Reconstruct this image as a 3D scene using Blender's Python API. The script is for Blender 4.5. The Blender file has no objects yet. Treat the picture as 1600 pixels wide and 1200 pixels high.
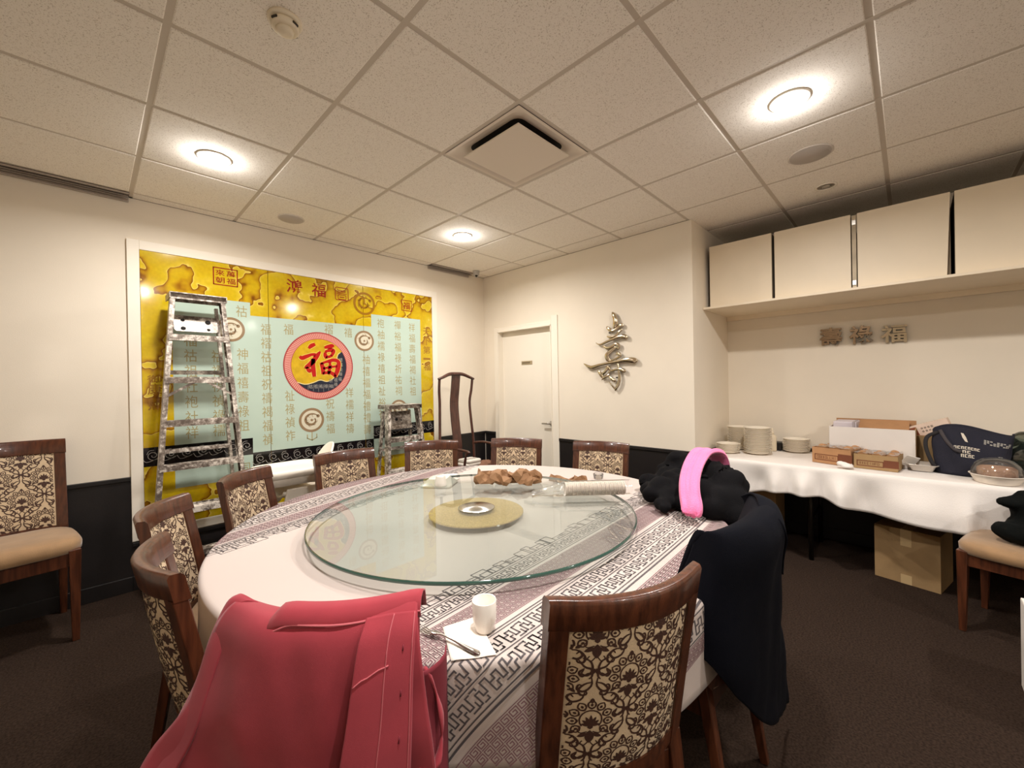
import bpy, bmesh, math, random
from math import sin, cos, pi, radians, atan2, hypot, sqrt, exp
from mathutils import Vector, Matrix, noise, Euler

scene = bpy.context.scene
COL = scene.collection

# ------------------------------------------------------------------ camera
CEIL = 2.713
cam_d = bpy.data.cameras.new('camera')
cam = bpy.data.objects.new('camera', cam_d)
COL.objects.link(cam)
yaw, pitch, roll = 0.769883, -0.0028419, -0.0180836
_f = Vector((cos(yaw)*cos(pitch), sin(yaw)*cos(pitch), sin(pitch)))
_r = Vector((sin(yaw), -cos(yaw), 0)); _u = _r.cross(_f)
_r2 = cos(roll)*_r + sin(roll)*_u
_u2 = -sin(roll)*_r + cos(roll)*_u
_m = Matrix((( _r2.x, _u2.x, -_f.x, -3.496), (_r2.y, _u2.y, -_f.y, -3.863), (_r2.z, _u2.z, -_f.z, 1.385), (0, 0, 0, 1)))
cam.matrix_world = _m
cam_d.sensor_width = 36.0
cam_d.lens = 641.4/1600*36.0
cam_d.clip_start = 0.05
scene.camera = cam

# ------------------------------------------------------------------ world, exposure
world = bpy.data.worlds.new('world'); scene.world = world
world.use_nodes = True
world.node_tree.nodes['Background'].inputs[0].default_value = (1.0, 0.86, 0.68, 1)
world.node_tree.nodes['Background'].inputs[1].default_value = 0.0
scene.view_settings.view_transform = 'Standard'
scene.view_settings.look = 'None'
scene.view_settings.exposure = 0.17
scene.view_settings.gamma = 1.0
scene.view_settings.use_curve_mapping = False
scene.cycles.max_bounces = 14
scene.cycles.diffuse_bounces = 9
scene.cycles.transparent_max_bounces = 16
scene.cycles.caustics_reflective = False
scene.cycles.caustics_refractive = False
scene.cycles.sample_clamp_indirect = 4.0

LAMP_COLOR = (1.0, 0.955, 0.915)
LAMP_WATTS = 28.0
GLOW_WATTS = 3.5       # added point lamp under each downlight, to brighten ceiling and upper walls
LAMP_SPOTS = [(-2.973, -1.0), (-1.143, -1.0), (-1.143, -3.464), (-2.973, -3.464), (-1.143, -5.928), (-2.973, -5.928)]  # last two are unseen, added to brighten the cupboard side

# ------------------------------------------------------------------ helpers
MATS = {}
def srgb(r, g, b):
    def c(v):
        v /= 255.0
        return v/12.92 if v <= 0.04045 else ((v+0.055)/1.055)**2.4
    return (c(r), c(g), c(b), 1.0)

def pm(name, rgb, rough=0.6, metal=0.0, var=0.0, vscale=8.0, bump=0.0, bscale=60.0, spec=0.5, coat=0.0, sheen=0.0, stretch=None, alpha=None, trans=0.0, rgb2=None):
    """a procedural principled material: noise-varied colour and a noise bump"""
    if name in MATS: return MATS[name]
    m = bpy.data.materials.new(name); m.use_nodes = True
    nt = m.node_tree; N = nt.nodes; L = nt.links
    p = N['Principled BSDF']
    col = srgb(*rgb)
    p.inputs['Base Color'].default_value = col
    p.inputs['Roughness'].default_value = rough
    p.inputs['Metallic'].default_value = metal
    p.inputs['Specular IOR Level'].default_value = spec
    if coat: p.inputs['Coat Weight'].default_value = coat; p.inputs['Coat Roughness'].default_value = 0.08
    if sheen: p.inputs['Sheen Weight'].default_value = sheen; p.inputs['Sheen Roughness'].default_value = 0.5
    if trans: p.inputs['Transmission Weight'].default_value = trans
    if alpha is not None: p.inputs['Alpha'].default_value = alpha
    tc = N.new('ShaderNodeTexCoord'); mp = N.new('ShaderNodeMapping')
    L.new(tc.outputs['Object'], mp.inputs['Vector'])
    if stretch: mp.inputs['Scale'].default_value = stretch
    if var or rgb2:
        nz = N.new('ShaderNodeTexNoise'); nz.inputs['Scale'].default_value = vscale; nz.inputs['Detail'].default_value = 4
        L.new(mp.outputs[0], nz.inputs['Vector'])
        rp = N.new('ShaderNodeValToRGB')
        c2 = srgb(*rgb2) if rgb2 else tuple(max(0, c*(1-var)) for c in col[:3])+(1,)
        c1 = col if rgb2 else tuple(min(1, c*(1+var)) for c in col[:3])+(1,)
        rp.color_ramp.elements[0].position = 0.35; rp.color_ramp.elements[0].color = c2
        rp.color_ramp.elements[1].position = 0.65; rp.color_ramp.elements[1].color = c1
        L.new(nz.outputs['Fac'], rp.inputs[0]); L.new(rp.outputs[0], p.inputs['Base Color'])
    if bump:
        nb = N.new('ShaderNodeTexNoise'); nb.inputs['Scale'].default_value = bscale; nb.inputs['Detail'].default_value = 3
        L.new(mp.outputs[0], nb.inputs['Vector'])
        bp = N.new('ShaderNodeBump'); bp.inputs['Strength'].default_value = bump; bp.inputs['Distance'].default_value = 0.01
        L.new(nb.outputs['Fac'], bp.inputs['Height']); L.new(bp.outputs[0], p.inputs['Normal'])
    MATS[name] = m
    return m

def emission(name, rgb, s):
    m = bpy.data.materials.new(name); m.use_nodes = True
    nt = m.node_tree; nt.nodes.clear()
    o = nt.nodes.new('ShaderNodeOutputMaterial'); e = nt.nodes.new('ShaderNodeEmission')
    e.inputs[0].default_value = (*rgb, 1); e.inputs[1].default_value = s
    nt.links.new(e.outputs[0], o.inputs[0])
    return m

def clear_mat(name, tint, gloss=0.1, rough=0.02, milk=0.0, milk_rgb=(235, 235, 235), ior=1.45):
    """thin clear sheet: tinted transparency, fresnel gloss, a little milk"""
    m = bpy.data.materials.new(name); m.use_nodes = True
    nt = m.node_tree; N = nt.nodes; L = nt.links; N.clear()
    o = N.new('ShaderNodeOutputMaterial'); t = N.new('ShaderNodeBsdfTransparent'); g = N.new('ShaderNodeBsdfGlossy')
    d = N.new('ShaderNodeBsdfDiffuse'); mx1 = N.new('ShaderNodeMixShader'); mx2 = N.new('ShaderNodeMixShader'); fr = N.new('ShaderNodeFresnel')
    t.inputs[0].default_value = tint; g.inputs[0].default_value = (1, 1, 1, 1); g.inputs['Roughness'].default_value = rough
    d.inputs[0].default_value = srgb(*milk_rgb); fr.inputs['IOR'].default_value = ior
    mx1.inputs[0].default_value = milk
    L.new(t.outputs[0], mx1.inputs[1]); L.new(d.outputs[0], mx1.inputs[2])
    mul = N.new('ShaderNodeMath'); mul.operation = 'MULTIPLY_ADD'; mul.inputs[1].default_value = 0.85; mul.inputs[2].default_value = gloss*0.2
    L.new(fr.outputs[0], mul.inputs[0]); L.new(mul.outputs[0], mx2.inputs[0])
    L.new(mx1.outputs[0], mx2.inputs[1]); L.new(g.outputs[0], mx2.inputs[2]); L.new(mx2.outputs[0], o.inputs[0])
    return m

class MB:
    """collects shapes for ONE mesh object"""
    def __init__(s): s.v = []; s.f = []; s.sm = []
    def add(s, vs, fs, smooth=False):
        o = len(s.v); s.v += [tuple(v) for v in vs]
        for f in fs: s.f.append(tuple(i+o for i in f)); s.sm.append(smooth)
        return s
    def box(s, c, sz, rot=None, taper=1.0):
        x, y, z = (d/2 for d in sz); vs = []
        for k in (-1, 1):
            t = taper if k < 0 else 1.0
            for i, j in ((-1, -1), (1, -1), (1, 1), (-1, 1)): vs.append(Vector((i*x*t, j*y*t, k*z)))
        if rot is not None:
            R = rot if isinstance(rot, Matrix) else Euler(rot).to_matrix()
            vs = [R @ v for v in vs]
        c = Vector(c)
        return s.add([v+c for v in vs], [(3, 2, 1, 0), (4, 5, 6, 7), (0, 1, 5, 4), (1, 2, 6, 5), (2, 3, 7, 6), (3, 0, 4, 7)])
    def bar(s, a, b, w, h, up=(0, 0, 1), w2=None, h2=None):
        """a square bar from a to b"""
        a, b = Vector(a), Vector(b); d = (b-a).normalized(); u = Vector(up)
        if abs(d.dot(u)) > 0.99: u = Vector((0, 1, 0))
        r = d.cross(u).normalized(); u = r.cross(d)
        w2 = w if w2 is None else w2; h2 = h if h2 is None else h2
        vs = [a+r*i*w/2+u*j*h/2 for i, j in ((-1, -1), (1, -1), (1, 1), (-1, 1))]+[b+r*i*w2/2+u*j*h2/2 for i, j in ((-1, -1), (1, -1), (1, 1), (-1, 1))]
        return s.add(vs, [(3, 2, 1, 0), (4, 5, 6, 7), (0, 1, 5, 4), (1, 2, 6, 5), (2, 3, 7, 6), (3, 0, 4, 7)])
    def lathe(s, prof, c=(0, 0, 0), n=24, closed=False, sx=1.0, sy=1.0, rot=None):
        """profile of (r, z) turned round z"""
        vs = []; fs = []; m = len(prof)
        for r, z in prof:
            for k in range(n):
                a = 2*pi*k/n; vs.append(Vector((r*cos(a)*sx, r*sin(a)*sy, z)))
        for j in range(m-1):
            for k in range(n):
                fs.append((j*n+k, j*n+(k+1) % n, (j+1)*n+(k+1) % n, (j+1)*n+k))
        if prof[0][0] > 1e-6: fs.append(tuple(reversed(range(n))))
        if prof[-1][0] > 1e-6: fs.append(tuple((m-1)*n+k for k in range(n)))
        if rot is not None:
            R = rot if isinstance(rot, Matrix) else Euler(rot).to_matrix(); vs = [R @ v for v in vs]
        c = Vector(c)
        return s.add([v+c for v in vs], fs, True)
    def tube(s, pts, r, n=10, flat=1.0, up=(0, 0, 1), cap=True):
        """tube along pts; r a number or a list; flat squashes along 'up'"""
        pts = [Vector(p) for p in pts]; m = len(pts)
        rs = r if isinstance(r, (list, tuple)) else [r]*m
        vs = []; fs = []; u0 = Vector(up)
        for i, p in enumerate(pts):
            d = (pts[min(i+1, m-1)]-pts[max(i-1, 0)]).normalized()
            u = u0 if abs(d.dot(u0)) < 0.97 else Vector((1, 0, 0)) if abs(d.x) < 0.9 else Vector((0, 1, 0))
            rt = d.cross(u).normalized(); uu = rt.cross(d)
            for k in range(n):
                a = 2*pi*k/n; vs.append(p+rt*cos(a)*rs[i]+uu*sin(a)*rs[i]*flat)
        for i in range(m-1):
            for k in range(n): fs.append((i*n+k, i*n+(k+1) % n, (i+1)*n+(k+1) % n, (i+1)*n+k))
        if cap: fs.append(tuple(reversed(range(n)))); fs.append(tuple((m-1)*n+k for k in range(n)))
        return s.add(vs, fs, True)
    def grid(s, rows, smooth=True, close=False):
        m = len(rows); n = len(rows[0]); fs = []
        for j in range(m-1):
            for i in range(n if close else n-1): fs.append((j*n+i, j*n+(i+1) % n, (j+1)*n+(i+1) % n, (j+1)*n+i))
        return s.add([p for r in rows for p in r], fs, smooth)
    def prism(s, poly, h0, h1, M=None):
        """poly in xy extruded from h0 to h1 in z, then M"""
        n = len(poly); vs = [Vector((x, y, h0)) for x, y in poly]+[Vector((x, y, h1)) for x, y in poly]
        fs = [tuple(reversed(range(n))), tuple(range(n, 2*n))]+[(k, (k+1) % n, n+(k+1) % n, n+k) for k in range(n)]
        if M is not None: vs = [M @ v for v in vs]
        return s.add(vs, fs)
    def build(s, name, mat, parent=None, smooth=None, bevel=0.0, seg=2, solid=0.0, sub=0, loc=None):
        me = bpy.data.meshes.new(name); me.from_pydata(s.v, [], s.f)
        fl = s.sm if smooth is None else [smooth]*len(s.f)
        me.polygons.foreach_set('use_smooth', fl); me.update()
        if mat: me.materials.append(mat)
        o = bpy.data.objects.new(name, me); COL.objects.link(o)
        if parent is not None: o.parent = parent
        if loc: o.location = loc
        if bevel:
            b = o.modifiers.new('bevel', 'BEVEL'); b.width = bevel; b.segments = seg; b.limit_method = 'ANGLE'; b.angle_limit = radians(40)
            b.harden_normals = False
        if solid:
            d = o.modifiers.new('solid', 'SOLIDIFY'); d.thickness = solid; d.offset = 0
        if sub:
            d = o.modifiers.new('sub', 'SUBSURF'); d.levels = sub; d.render_levels = sub
        return o

def thing(name, label, cat, loc=(0, 0, 0), rotz=0.0, group=None):
    o = bpy.data.objects.new(name, None); COL.objects.link(o)
    o.empty_display_size = 0.05
    o.location = loc; o.rotation_euler = (0, 0, rotz); o['label'] = label; o['category'] = cat
    if group: o['group'] = group
    return o
def tag(o, label, cat, group=None):
    o['label'] = label; o['category'] = cat
    if group: o['group'] = group
    return o
def struct(o): o['kind'] = 'structure'; return o
def stuff(o): o['kind'] = 'stuff'; return o
def copy_tree(o, parent=None):
    c = o.copy(); COL.objects.link(c)
    if parent is not None: c.parent = parent
    for ch in list(o.children): copy_tree(ch, c)
    return c
def place(o, loc, rotz=0.0, label=None, group=None):
    o.location = loc; o.rotation_euler = (0, 0, rotz)
    if label: o['label'] = label
    if group: o['group'] = group
    return o

def smoothstep(a, b, x):
    t = max(0.0, min(1.0, (x-a)/(b-a))); return t*t*(3-2*t)
def lerp(a, b, t): return a+(b-a)*t
def poly_at(pts, t):
    """point at parameter t (0..1) of a polyline, by index"""
    n = len(pts)-1; u = max(0, min(1, t))*n; i = min(int(u), n-1); f = u-i
    return tuple(lerp(a, b, f) for a, b in zip(pts[i], pts[i+1]))
def spline(pts, n):
    """n samples of a Catmull-Rom curve through pts (tuples of any length)"""
    P = [pts[0]]+list(pts)+[pts[-1]]; out = []; m = len(pts)-1
    for k in range(n):
        u = k/(n-1)*m; i = min(int(u), m-1); t = u-i
        p0, p1, p2, p3 = P[i], P[i+1], P[i+2], P[i+3]
        out.append(tuple(0.5*((2*b)+(-a+c)*t+(2*a-5*b+4*c-d)*t*t+(-a+3*b-3*c+d)*t**3) for a, b, c, d in zip(p0, p1, p2, p3)))
    return out
def ribbon(mb, pts, w, fn):
    """a flat printed line of width w along 2-D pts, laid on a surface by fn(u, v)"""
    n = len(pts); ws = w if isinstance(w, (list, tuple)) else [w]*n; L = []; R = []
    for i in range(n):
        a = pts[max(i-1, 0)]; b = pts[min(i+1, n-1)]
        dx, dy = b[0]-a[0], b[1]-a[1]; l = hypot(dx, dy) or 1e-9
        nx, ny = -dy/l*ws[i]/2, dx/l*ws[i]/2
        L.append((pts[i][0]+nx, pts[i][1]+ny)); R.append((pts[i][0]-nx, pts[i][1]-ny))
    vs = [fn(*p) for p in L]+[fn(*p) for p in R]
    mb.add(vs, [(n+i, n+i+1, i+1, i) for i in range(n-1)])
def segs(mb, pts, w, fn):
    """square-cornered printed line: one quad per segment, overlapping at the corners"""
    for (ax, ay), (bx, by) in zip(pts, pts[1:]):
        l = hypot(bx-ax, by-ay)
        if l < 1e-9: continue
        dx, dy = (bx-ax)/l*w/2, (by-ay)/l*w/2
        ax2, ay2, bx2, by2 = ax-dx, ay-dy, bx+dx, by+dy
        mb.add([fn(ax2+dy, ay2-dx), fn(bx2+dy, by2-dx), fn(bx2-dy, by2+dx), fn(ax2-dy, ay2+dx)], [(0, 1, 2, 3)])

_txt = {}
def text_mesh(ch, extrude=0.0, offset=0.0, bevel=0.0, res=3):
    """verts, faces of a glyph string centred on the origin, 1 unit high"""
    key = (ch, extrude, offset, bevel, res)
    if key in _txt: return _txt[key]
    cu = bpy.data.curves.new('glyph', 'FONT'); cu.body = ch; cu.size = 1.0; cu.extrude = extrude; cu.offset = offset
    cu.bevel_depth = bevel; cu.resolution_u = res
    ob = bpy.data.objects.new('glyph', cu); COL.objects.link(ob)
    dg = bpy.context.evaluated_depsgraph_get()
    me = bpy.data.meshes.new_from_object(ob.evaluated_get(dg), depsgraph=dg)
    vs = [v.co.copy() for v in me.vertices]; fs = [tuple(p.vertices) for p in me.polygons]
    bpy.data.objects.remove(ob); bpy.data.curves.remove(cu); bpy.data.meshes.remove(me)
    if vs:
        x0 = min(v.x for v in vs); x1 = max(v.x for v in vs); y0 = min(v.y for v in vs); y1 = max(v.y for v in vs)
        vs = [Vector((v.x-(x0+x1)/2, v.y-(y0+y1)/2, v.z)) for v in vs]
        _txt[key] = (vs, fs, x1-x0, y1-y0)
    else: _txt[key] = ([], [], 1, 1)
    return _txt[key]
def put_text(mb, ch, cx, cy, w, h, fn, **kw):
    """glyphs fitted into a w x h box at (cx, cy), laid by fn(u, v, depth)"""
    vs, fs, tw, th = text_mesh(ch, **kw)
    if not vs: return
    sx, sy = w/max(tw, 1e-6), h/max(th, 1e-6)
    mb.add([fn(cx+v.x*sx, cy+v.y*sy, v.z) for v in vs], fs)

def blob(name, balls, voxel, mat, parent=None, noise_amp=0.0, noise_scale=8.0, smooth_it=4, ridge=0.0, ridge_dir=None):
    """one continuous lump from overlapping ellipsoids (c, (rx, ry, rz)[, euler]) by voxel remesh"""
    bm = bmesh.new()
    for b in balls:
        c, r = b[0], b[1]; e = Euler(b[2]).to_matrix().to_4x4() if len(b) > 2 else Matrix()
        bmesh.ops.create_icosphere(bm, subdivisions=3, radius=1.0, matrix=Matrix.Translation(c) @ e @ Matrix.Diagonal((*r, 1)))
    me = bpy.data.meshes.new(name); bm.to_mesh(me); bm.free()
    o = bpy.data.objects.new(name, me); COL.objects.link(o)
    r = o.modifiers.new('r', 'REMESH'); r.mode = 'VOXEL'; r.voxel_size = voxel
    if smooth_it:
        s = o.modifiers.new('s', 'SMOOTH'); s.iterations = smooth_it; s.factor = 0.5
    dg = bpy.context.evaluated_depsgraph_get()
    me2 = bpy.data.meshes.new_from_object(o.evaluated_get(dg), depsgraph=dg)
    o.modifiers.clear(); o.data = me2; bpy.data.meshes.remove(me); me2.name = name
    if noise_amp or ridge:
        for v in me2.vertices:
            p = v.co
            a = noise.noise(p*noise_scale)*noise_amp + noise.noise(p*noise_scale*2.7+Vector((5, 1, 2)))*noise_amp*0.4
            if ridge:
                w = noise.noise(p*noise_scale*0.6+Vector((3, 3, 3)))
                a -= ridge*exp(-(w*7)**2)
            v.co = p+v.normal*a
    me2.polygons.foreach_set('use_smooth', [True]*len(me2.polygons)); me2.update()
    me2.materials.clear(); me2.materials.append(mat)
    if parent is not None: o.parent = parent
    return o
# ------------------------------------------------------------------ materials of the room
def ceiling_tile_mat():
    m = pm('ceiling_tile_white', (246, 240, 230), 0.95, spec=0.1)
    nt = m.node_tree; N = nt.nodes; L = nt.links; p = N['Principled BSDF']
    ge = N.new('ShaderNodeNewGeometry')
    n1 = N.new('ShaderNodeTexNoise'); n1.inputs['Scale'].default_value = 210; n1.inputs['Detail'].default_value = 2
    n2 = N.new('ShaderNodeTexVoronoi'); n2.inputs['Scale'].default_value = 150
    L.new(ge.outputs['Position'], n1.inputs['Vector']); L.new(ge.outputs['Position'], n2.inputs['Vector'])
    r1 = N.new('ShaderNodeValToRGB'); r1.color_ramp.elements[0].position = 0.34; r1.color_ramp.elements[1].position = 0.40
    r2 = N.new('ShaderNodeValToRGB'); r2.color_ramp.elements[0].position = 0.12; r2.color_ramp.elements[1].position = 0.24
    L.new(n1.outputs['Fac'], r1.inputs[0]); L.new(n2.outputs['Distance'], r2.inputs[0])
    mn = N.new('ShaderNodeMath'); mn.operation = 'MULTIPLY'; L.new(r1.outputs[0], mn.inputs[0]); L.new(r2.outputs[0], mn.inputs[1])
    mx = N.new('ShaderNodeMixRGB'); mx.inputs[1].default_value = srgb(206, 196, 182); mx.inputs[2].default_value = srgb(246, 240, 230)
    L.new(mn.outputs[0], mx.inputs[0]); L.new(mx.outputs[0], p.inputs['Base Color'])
    bp = N.new('ShaderNodeBump'); bp.inputs['Strength'].default_value = 0.35; bp.inputs['Distance'].default_value = 0.003
    L.new(mn.outputs[0], bp.inputs['Height']); L.new(bp.outputs[0], p.inputs['Normal'])
    return m
M_TILE = ceiling_tile_mat()
M_BAR = pm('ceiling_grid_paint', (204, 194, 180), 0.6, spec=0.2)
M_WALL = pm('cream_wall_paint', (229, 219, 202), 0.75, var=0.015, vscale=3, bump=0.05, bscale=180, spec=0.25)
M_TRIMW = pm('white_trim_paint', (234, 226, 211), 0.5, spec=0.35)
M_DADO = pm('black_dado_panel', (24, 20, 20), 0.45, var=0.2, vscale=6, bump=0.05, bscale=120)
M_CARPET = pm('brown_carpet', (57, 44, 36), 0.95, var=0.35, vscale=110, bump=0.8, bscale=420, spec=0.1)
M_DARKGAP = pm('dark_void', (20, 18, 17), 0.9)
M_CHROME = pm('brushed_steel', (190, 185, 178), 0.28, metal=1.0)
M_DKMETAL = pm('dark_metal', (60, 56, 52), 0.35, metal=0.9)

XL, YN, XR = -5.30, -7.20, 0.90        # room limits: left end, near side, recess back
YREC = -2.577                           # the recess starts here on the door wall

# floor
b = MB(); b.box(((XL+XR)/2, YN/2, -0.05), (XR-XL+0.4, -YN+0.4, 0.1)); struct(b.build('floor', M_CARPET))
# walls
b = MB(); b.box(((XL+0)/2, 0.05, CEIL/2), (0-XL+0.1, 0.1, CEIL)); struct(b.build('wall_left', M_WALL))
# the door wall with its opening (y -1.079 .. -0.261, up to 2.005)
DY0, DY1, DZ = -1.085, -0.258, 2.006
b = MB()
b.box((0.05, (DY1+0.0)/2, CEIL/2), (0.1, -DY1, CEIL))
b.box((0.05, (DY0+YREC)/2, CEIL/2), (0.1, DY0-YREC, CEIL))
b.box((0.05, (DY0+DY1)/2, (DZ+CEIL)/2), (0.1, DY1-DY0, CEIL-DZ))
struct(b.build('wall_right', M_WALL))
b = MB(); b.box(((0.1+XR+0.1)/2, YREC+0.05, CEIL/2), (XR, 0.1, CEIL)); struct(b.build('wall_recess_side', M_WALL))
b = MB(); b.box((XR+0.05, (YREC+YN)/2, CEIL/2), (0.1, YREC-YN, CEIL)); struct(b.build('wall_recess', M_WALL))
b = MB(); b.box(((XL+XR)/2, YN-0.05, CEIL/2), (XR-XL+0.2, 0.1, CEIL)); struct(b.build('wall_near', M_WALL))
b = MB(); b.box((XL-0.05, YN/2, CEIL/2), (0.1, -YN, CEIL)); struct(b.build('wall_rear', M_WALL))

# black dado panels with a cap rail and a base board
def dado(n, p0, p1, nrm, z1=0.785):
    p0, p1, nrm = Vector((*p0, 0)), Vector((*p1, 0)), Vector((*nrm, 0)); d = (p1-p0); ln = d.length; d.normalize()
    b = MB(); c = (p0+p1)/2
    def sl(z0, z2, t): b.bar(p0+nrm*t/2+Vector((0, 0, (z0+z2)/2)), p1+nrm*t/2+Vector((0, 0, (z0+z2)/2)), t, z2-z0)
    sl(0.0, z1, 0.006)
    o = struct(b.build('trim_%d' % n, M_DADO))
    b = MB()
    b.bar(p0+nrm*0.009+Vector((0, 0, z1-0.014)), p1+nrm*0.009+Vector((0, 0, z1-0.014)), 0.018, 0.028)
    b.build('cap_rail', M_DADO, o, bevel=0.003)
    b = MB()
    b.bar(p0+nrm*0.008+Vector((0, 0, 0.05)), p1+nrm*0.008+Vector((0, 0, 0.05)), 0.016, 0.1)
    b.build('base_board', M_DADO, o, bevel=0.003)
dado(1, (XL, 0), (-3.302, 0), (0, -1))
dado(2, (-3.302, 0), (-0.735, 0), (0, -1), 0.330)
dado(3, (-0.735, 0), (-0.02, 0), (0, -1))
dado(4, (0, 0), (0, -0.19), (-1, 0))
dado(5, (0, -1.17), (0, YREC-0.007), (-1, 0))
dado(6, (0, YREC), (XR, YREC), (0, -1), 0.765)
dado(7, (XR, YREC), (XR, YN), (-1, 0), 0.765)

# door in its recess
door = struct(MB().box((0.085, (DY0+DY1)/2, DZ/2), (0.04, DY1-DY0-0.006, DZ-0.006)).build('door_1', M_TRIMW))
b = MB()
b.bar((-0.006, DY1+0.032, 0), (-0.006, DY1+0.032, DZ+0.047), 0.066, 0.012, up=(1, 0, 0))
b.bar((-0.006, DY0-0.042, 0), (-0.006, DY0-0.042, CEIL-0.61), 0.085, 0.012, up=(1, 0, 0))
b.bar((-0.006, DY1-0.0012, DZ+0.024), (-0.006, DY0+0.0006, DZ+0.024), 0.012, 0.047)
struct(b.build('trim_8', M_TRIMW, bevel=0.003))
b = MB()
b.box((0.03, DY1-0.004, DZ/2), (0.1, 0.008, DZ)); b.box((0.03, DY0+0.004, DZ/2), (0.1, 0.008, DZ)); b.box((0.03, (DY0+DY1)/2, DZ-0.004), (0.1, DY1-DY0, 0.008))
struct(b.build('trim_9', M_TRIMW))
b = MB()
b.lathe([(0.0, 0.0), (0.027, 0.0), (0.027, 0.012), (0.012, 0.018), (0.012, 0.05), (0, 0.05)], (0.065, -1.018, 0.93), 20, rot=(0, -pi/2, 0))
b.tube([(0.02, -1.018, 0.93), (0.018, -0.98, 0.928), (0.02, -0.91, 0.925)], [0.011, 0.010, 0.008], 10)
b.tube([(0.055, -1.03, 0.90), (0.05, -1.03, 0.78)], 0.006, 6)
b.build('door_handle', M_CHROME, door)
b = MB(); b.box((0.062, -0.66, 1.616), (0.006, 0.165, 0.042))
sp = b.build('sign_plate', pm('dull_brass', (176, 160, 130), 0.45, metal=0.4), door, bevel=0.001)
b = MB(); rnd = random.Random(4)
yy = -0.592
for wd in (9, 5):   # a line of small letters too small to read in the photograph
    for k in range(wd):
        w = rnd.choice((0.006, 0.008, 0.009)); b.box((0.0586, yy-w/2, 1.616+rnd.uniform(-.001, .001)), (0.001, w*0.75, 0.016)); yy -= w+0.0015
stuff(b.build('lettering', pm('dark_ink', (92, 76, 56), 0.6), sp))

# ------------------------------------------------------------------ ceiling: slab, tegular tiles and T bars
slab = struct(MB().box(((XL+XR)/2, YN/2, CEIL+0.09), (XR-XL+0.2, -YN+0.2, 0.1)).build('ceiling', M_DARKGAP))
GX0, GY0, T = -2.668, -2.549, 0.61
xs = [XL]+[GX0+T*i for i in range(-5, 7) if XL+0.02 < GX0+T*i < XR-0.02]+[XR]
ys = [YN]+[GY0+T*j for j in range(-8, 6) if YN+0.02 < GY0+T*j < -0.02]+[0.0]
BARW = 0.026
_tile_me = {}
def tile(x0, x1, y0, y1):
    w, h = round(x1-x0-BARW*0.9, 3), round(y1-y0-BARW*0.9, 3)
    if w < 0.02 or h < 0.02: return
    if (w, h) not in _tile_me:
        b = MB(); e = 0.004
        vs = []
        for z, i in ((0.016, 0), (0.003, 0), (0.0, e)):
            vs += [(-w/2+i, -h/2+i, z), (w/2-i, -h/2+i, z), (w/2-i, h/2-i, z), (-w/2+i, h/2-i, z)]
        b.add(vs, [(0, 1, 2, 3), (11, 10, 9, 8)]+[(r*4+(k+1) % 4, r*4+k, r*4+4+k, r*4+4+(k+1) % 4) for r in (0, 1) for k in range(4)])
        o = b.build('ceiling_tile', M_TILE, slab); _tile_me[(w, h)] = o
    else:
        o = _tile_me[(w, h)].copy(); COL.objects.link(o)
    o.location = ((x0+x1)/2, (y0+y1)/2, CEIL-0.001)
DIFF_CELL = (GX0+T, GY0)      # the tile square that holds the air diffuser
for x0, x1 in zip(xs, xs[1:]):
    for y0, y1 in zip(ys, ys[1:]):
        if x0 > -0.01 and y0 > YREC-0.001: continue
        if x1 > 0.05 and x0 < 0 and y0 > YREC: x1b = 0.0
        else: x1b = x1
        if abs(x0-DIFF_CELL[0]) < 0.01 and abs(y0-DIFF_CELL[1]) < 0.01: continue
        tile(x0, x1b, y0, y1)
def gbar(a, b_, w=BARW, dz=0.0):
    MB().bar((a[0], a[1], CEIL+0.008+dz), (b_[0], b_[1], CEIL+0.008+dz), w, 0.012).build('grid_bar', M_BAR, slab)
for x in xs[1:-1]: gbar((x, YN), (x, 0.0 if x < 0 else YREC))
for y in ys[1:-1]: gbar((XL, y), (0.0 if y > YREC else XR, y), BARW, 0.0012)
for a, c in (((XL, -0.008), (0, -0.008)), ((-0.008, 0), (-0.008, YREC)), ((0, YREC-0.008), (XR, YREC-0.008)), ((XR-0.008, YREC), (XR-0.008, YN))): gbar(a, c, 0.016)
# an opening of plenum above where the tiles stop over the cupboards is closed by the slab

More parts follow.
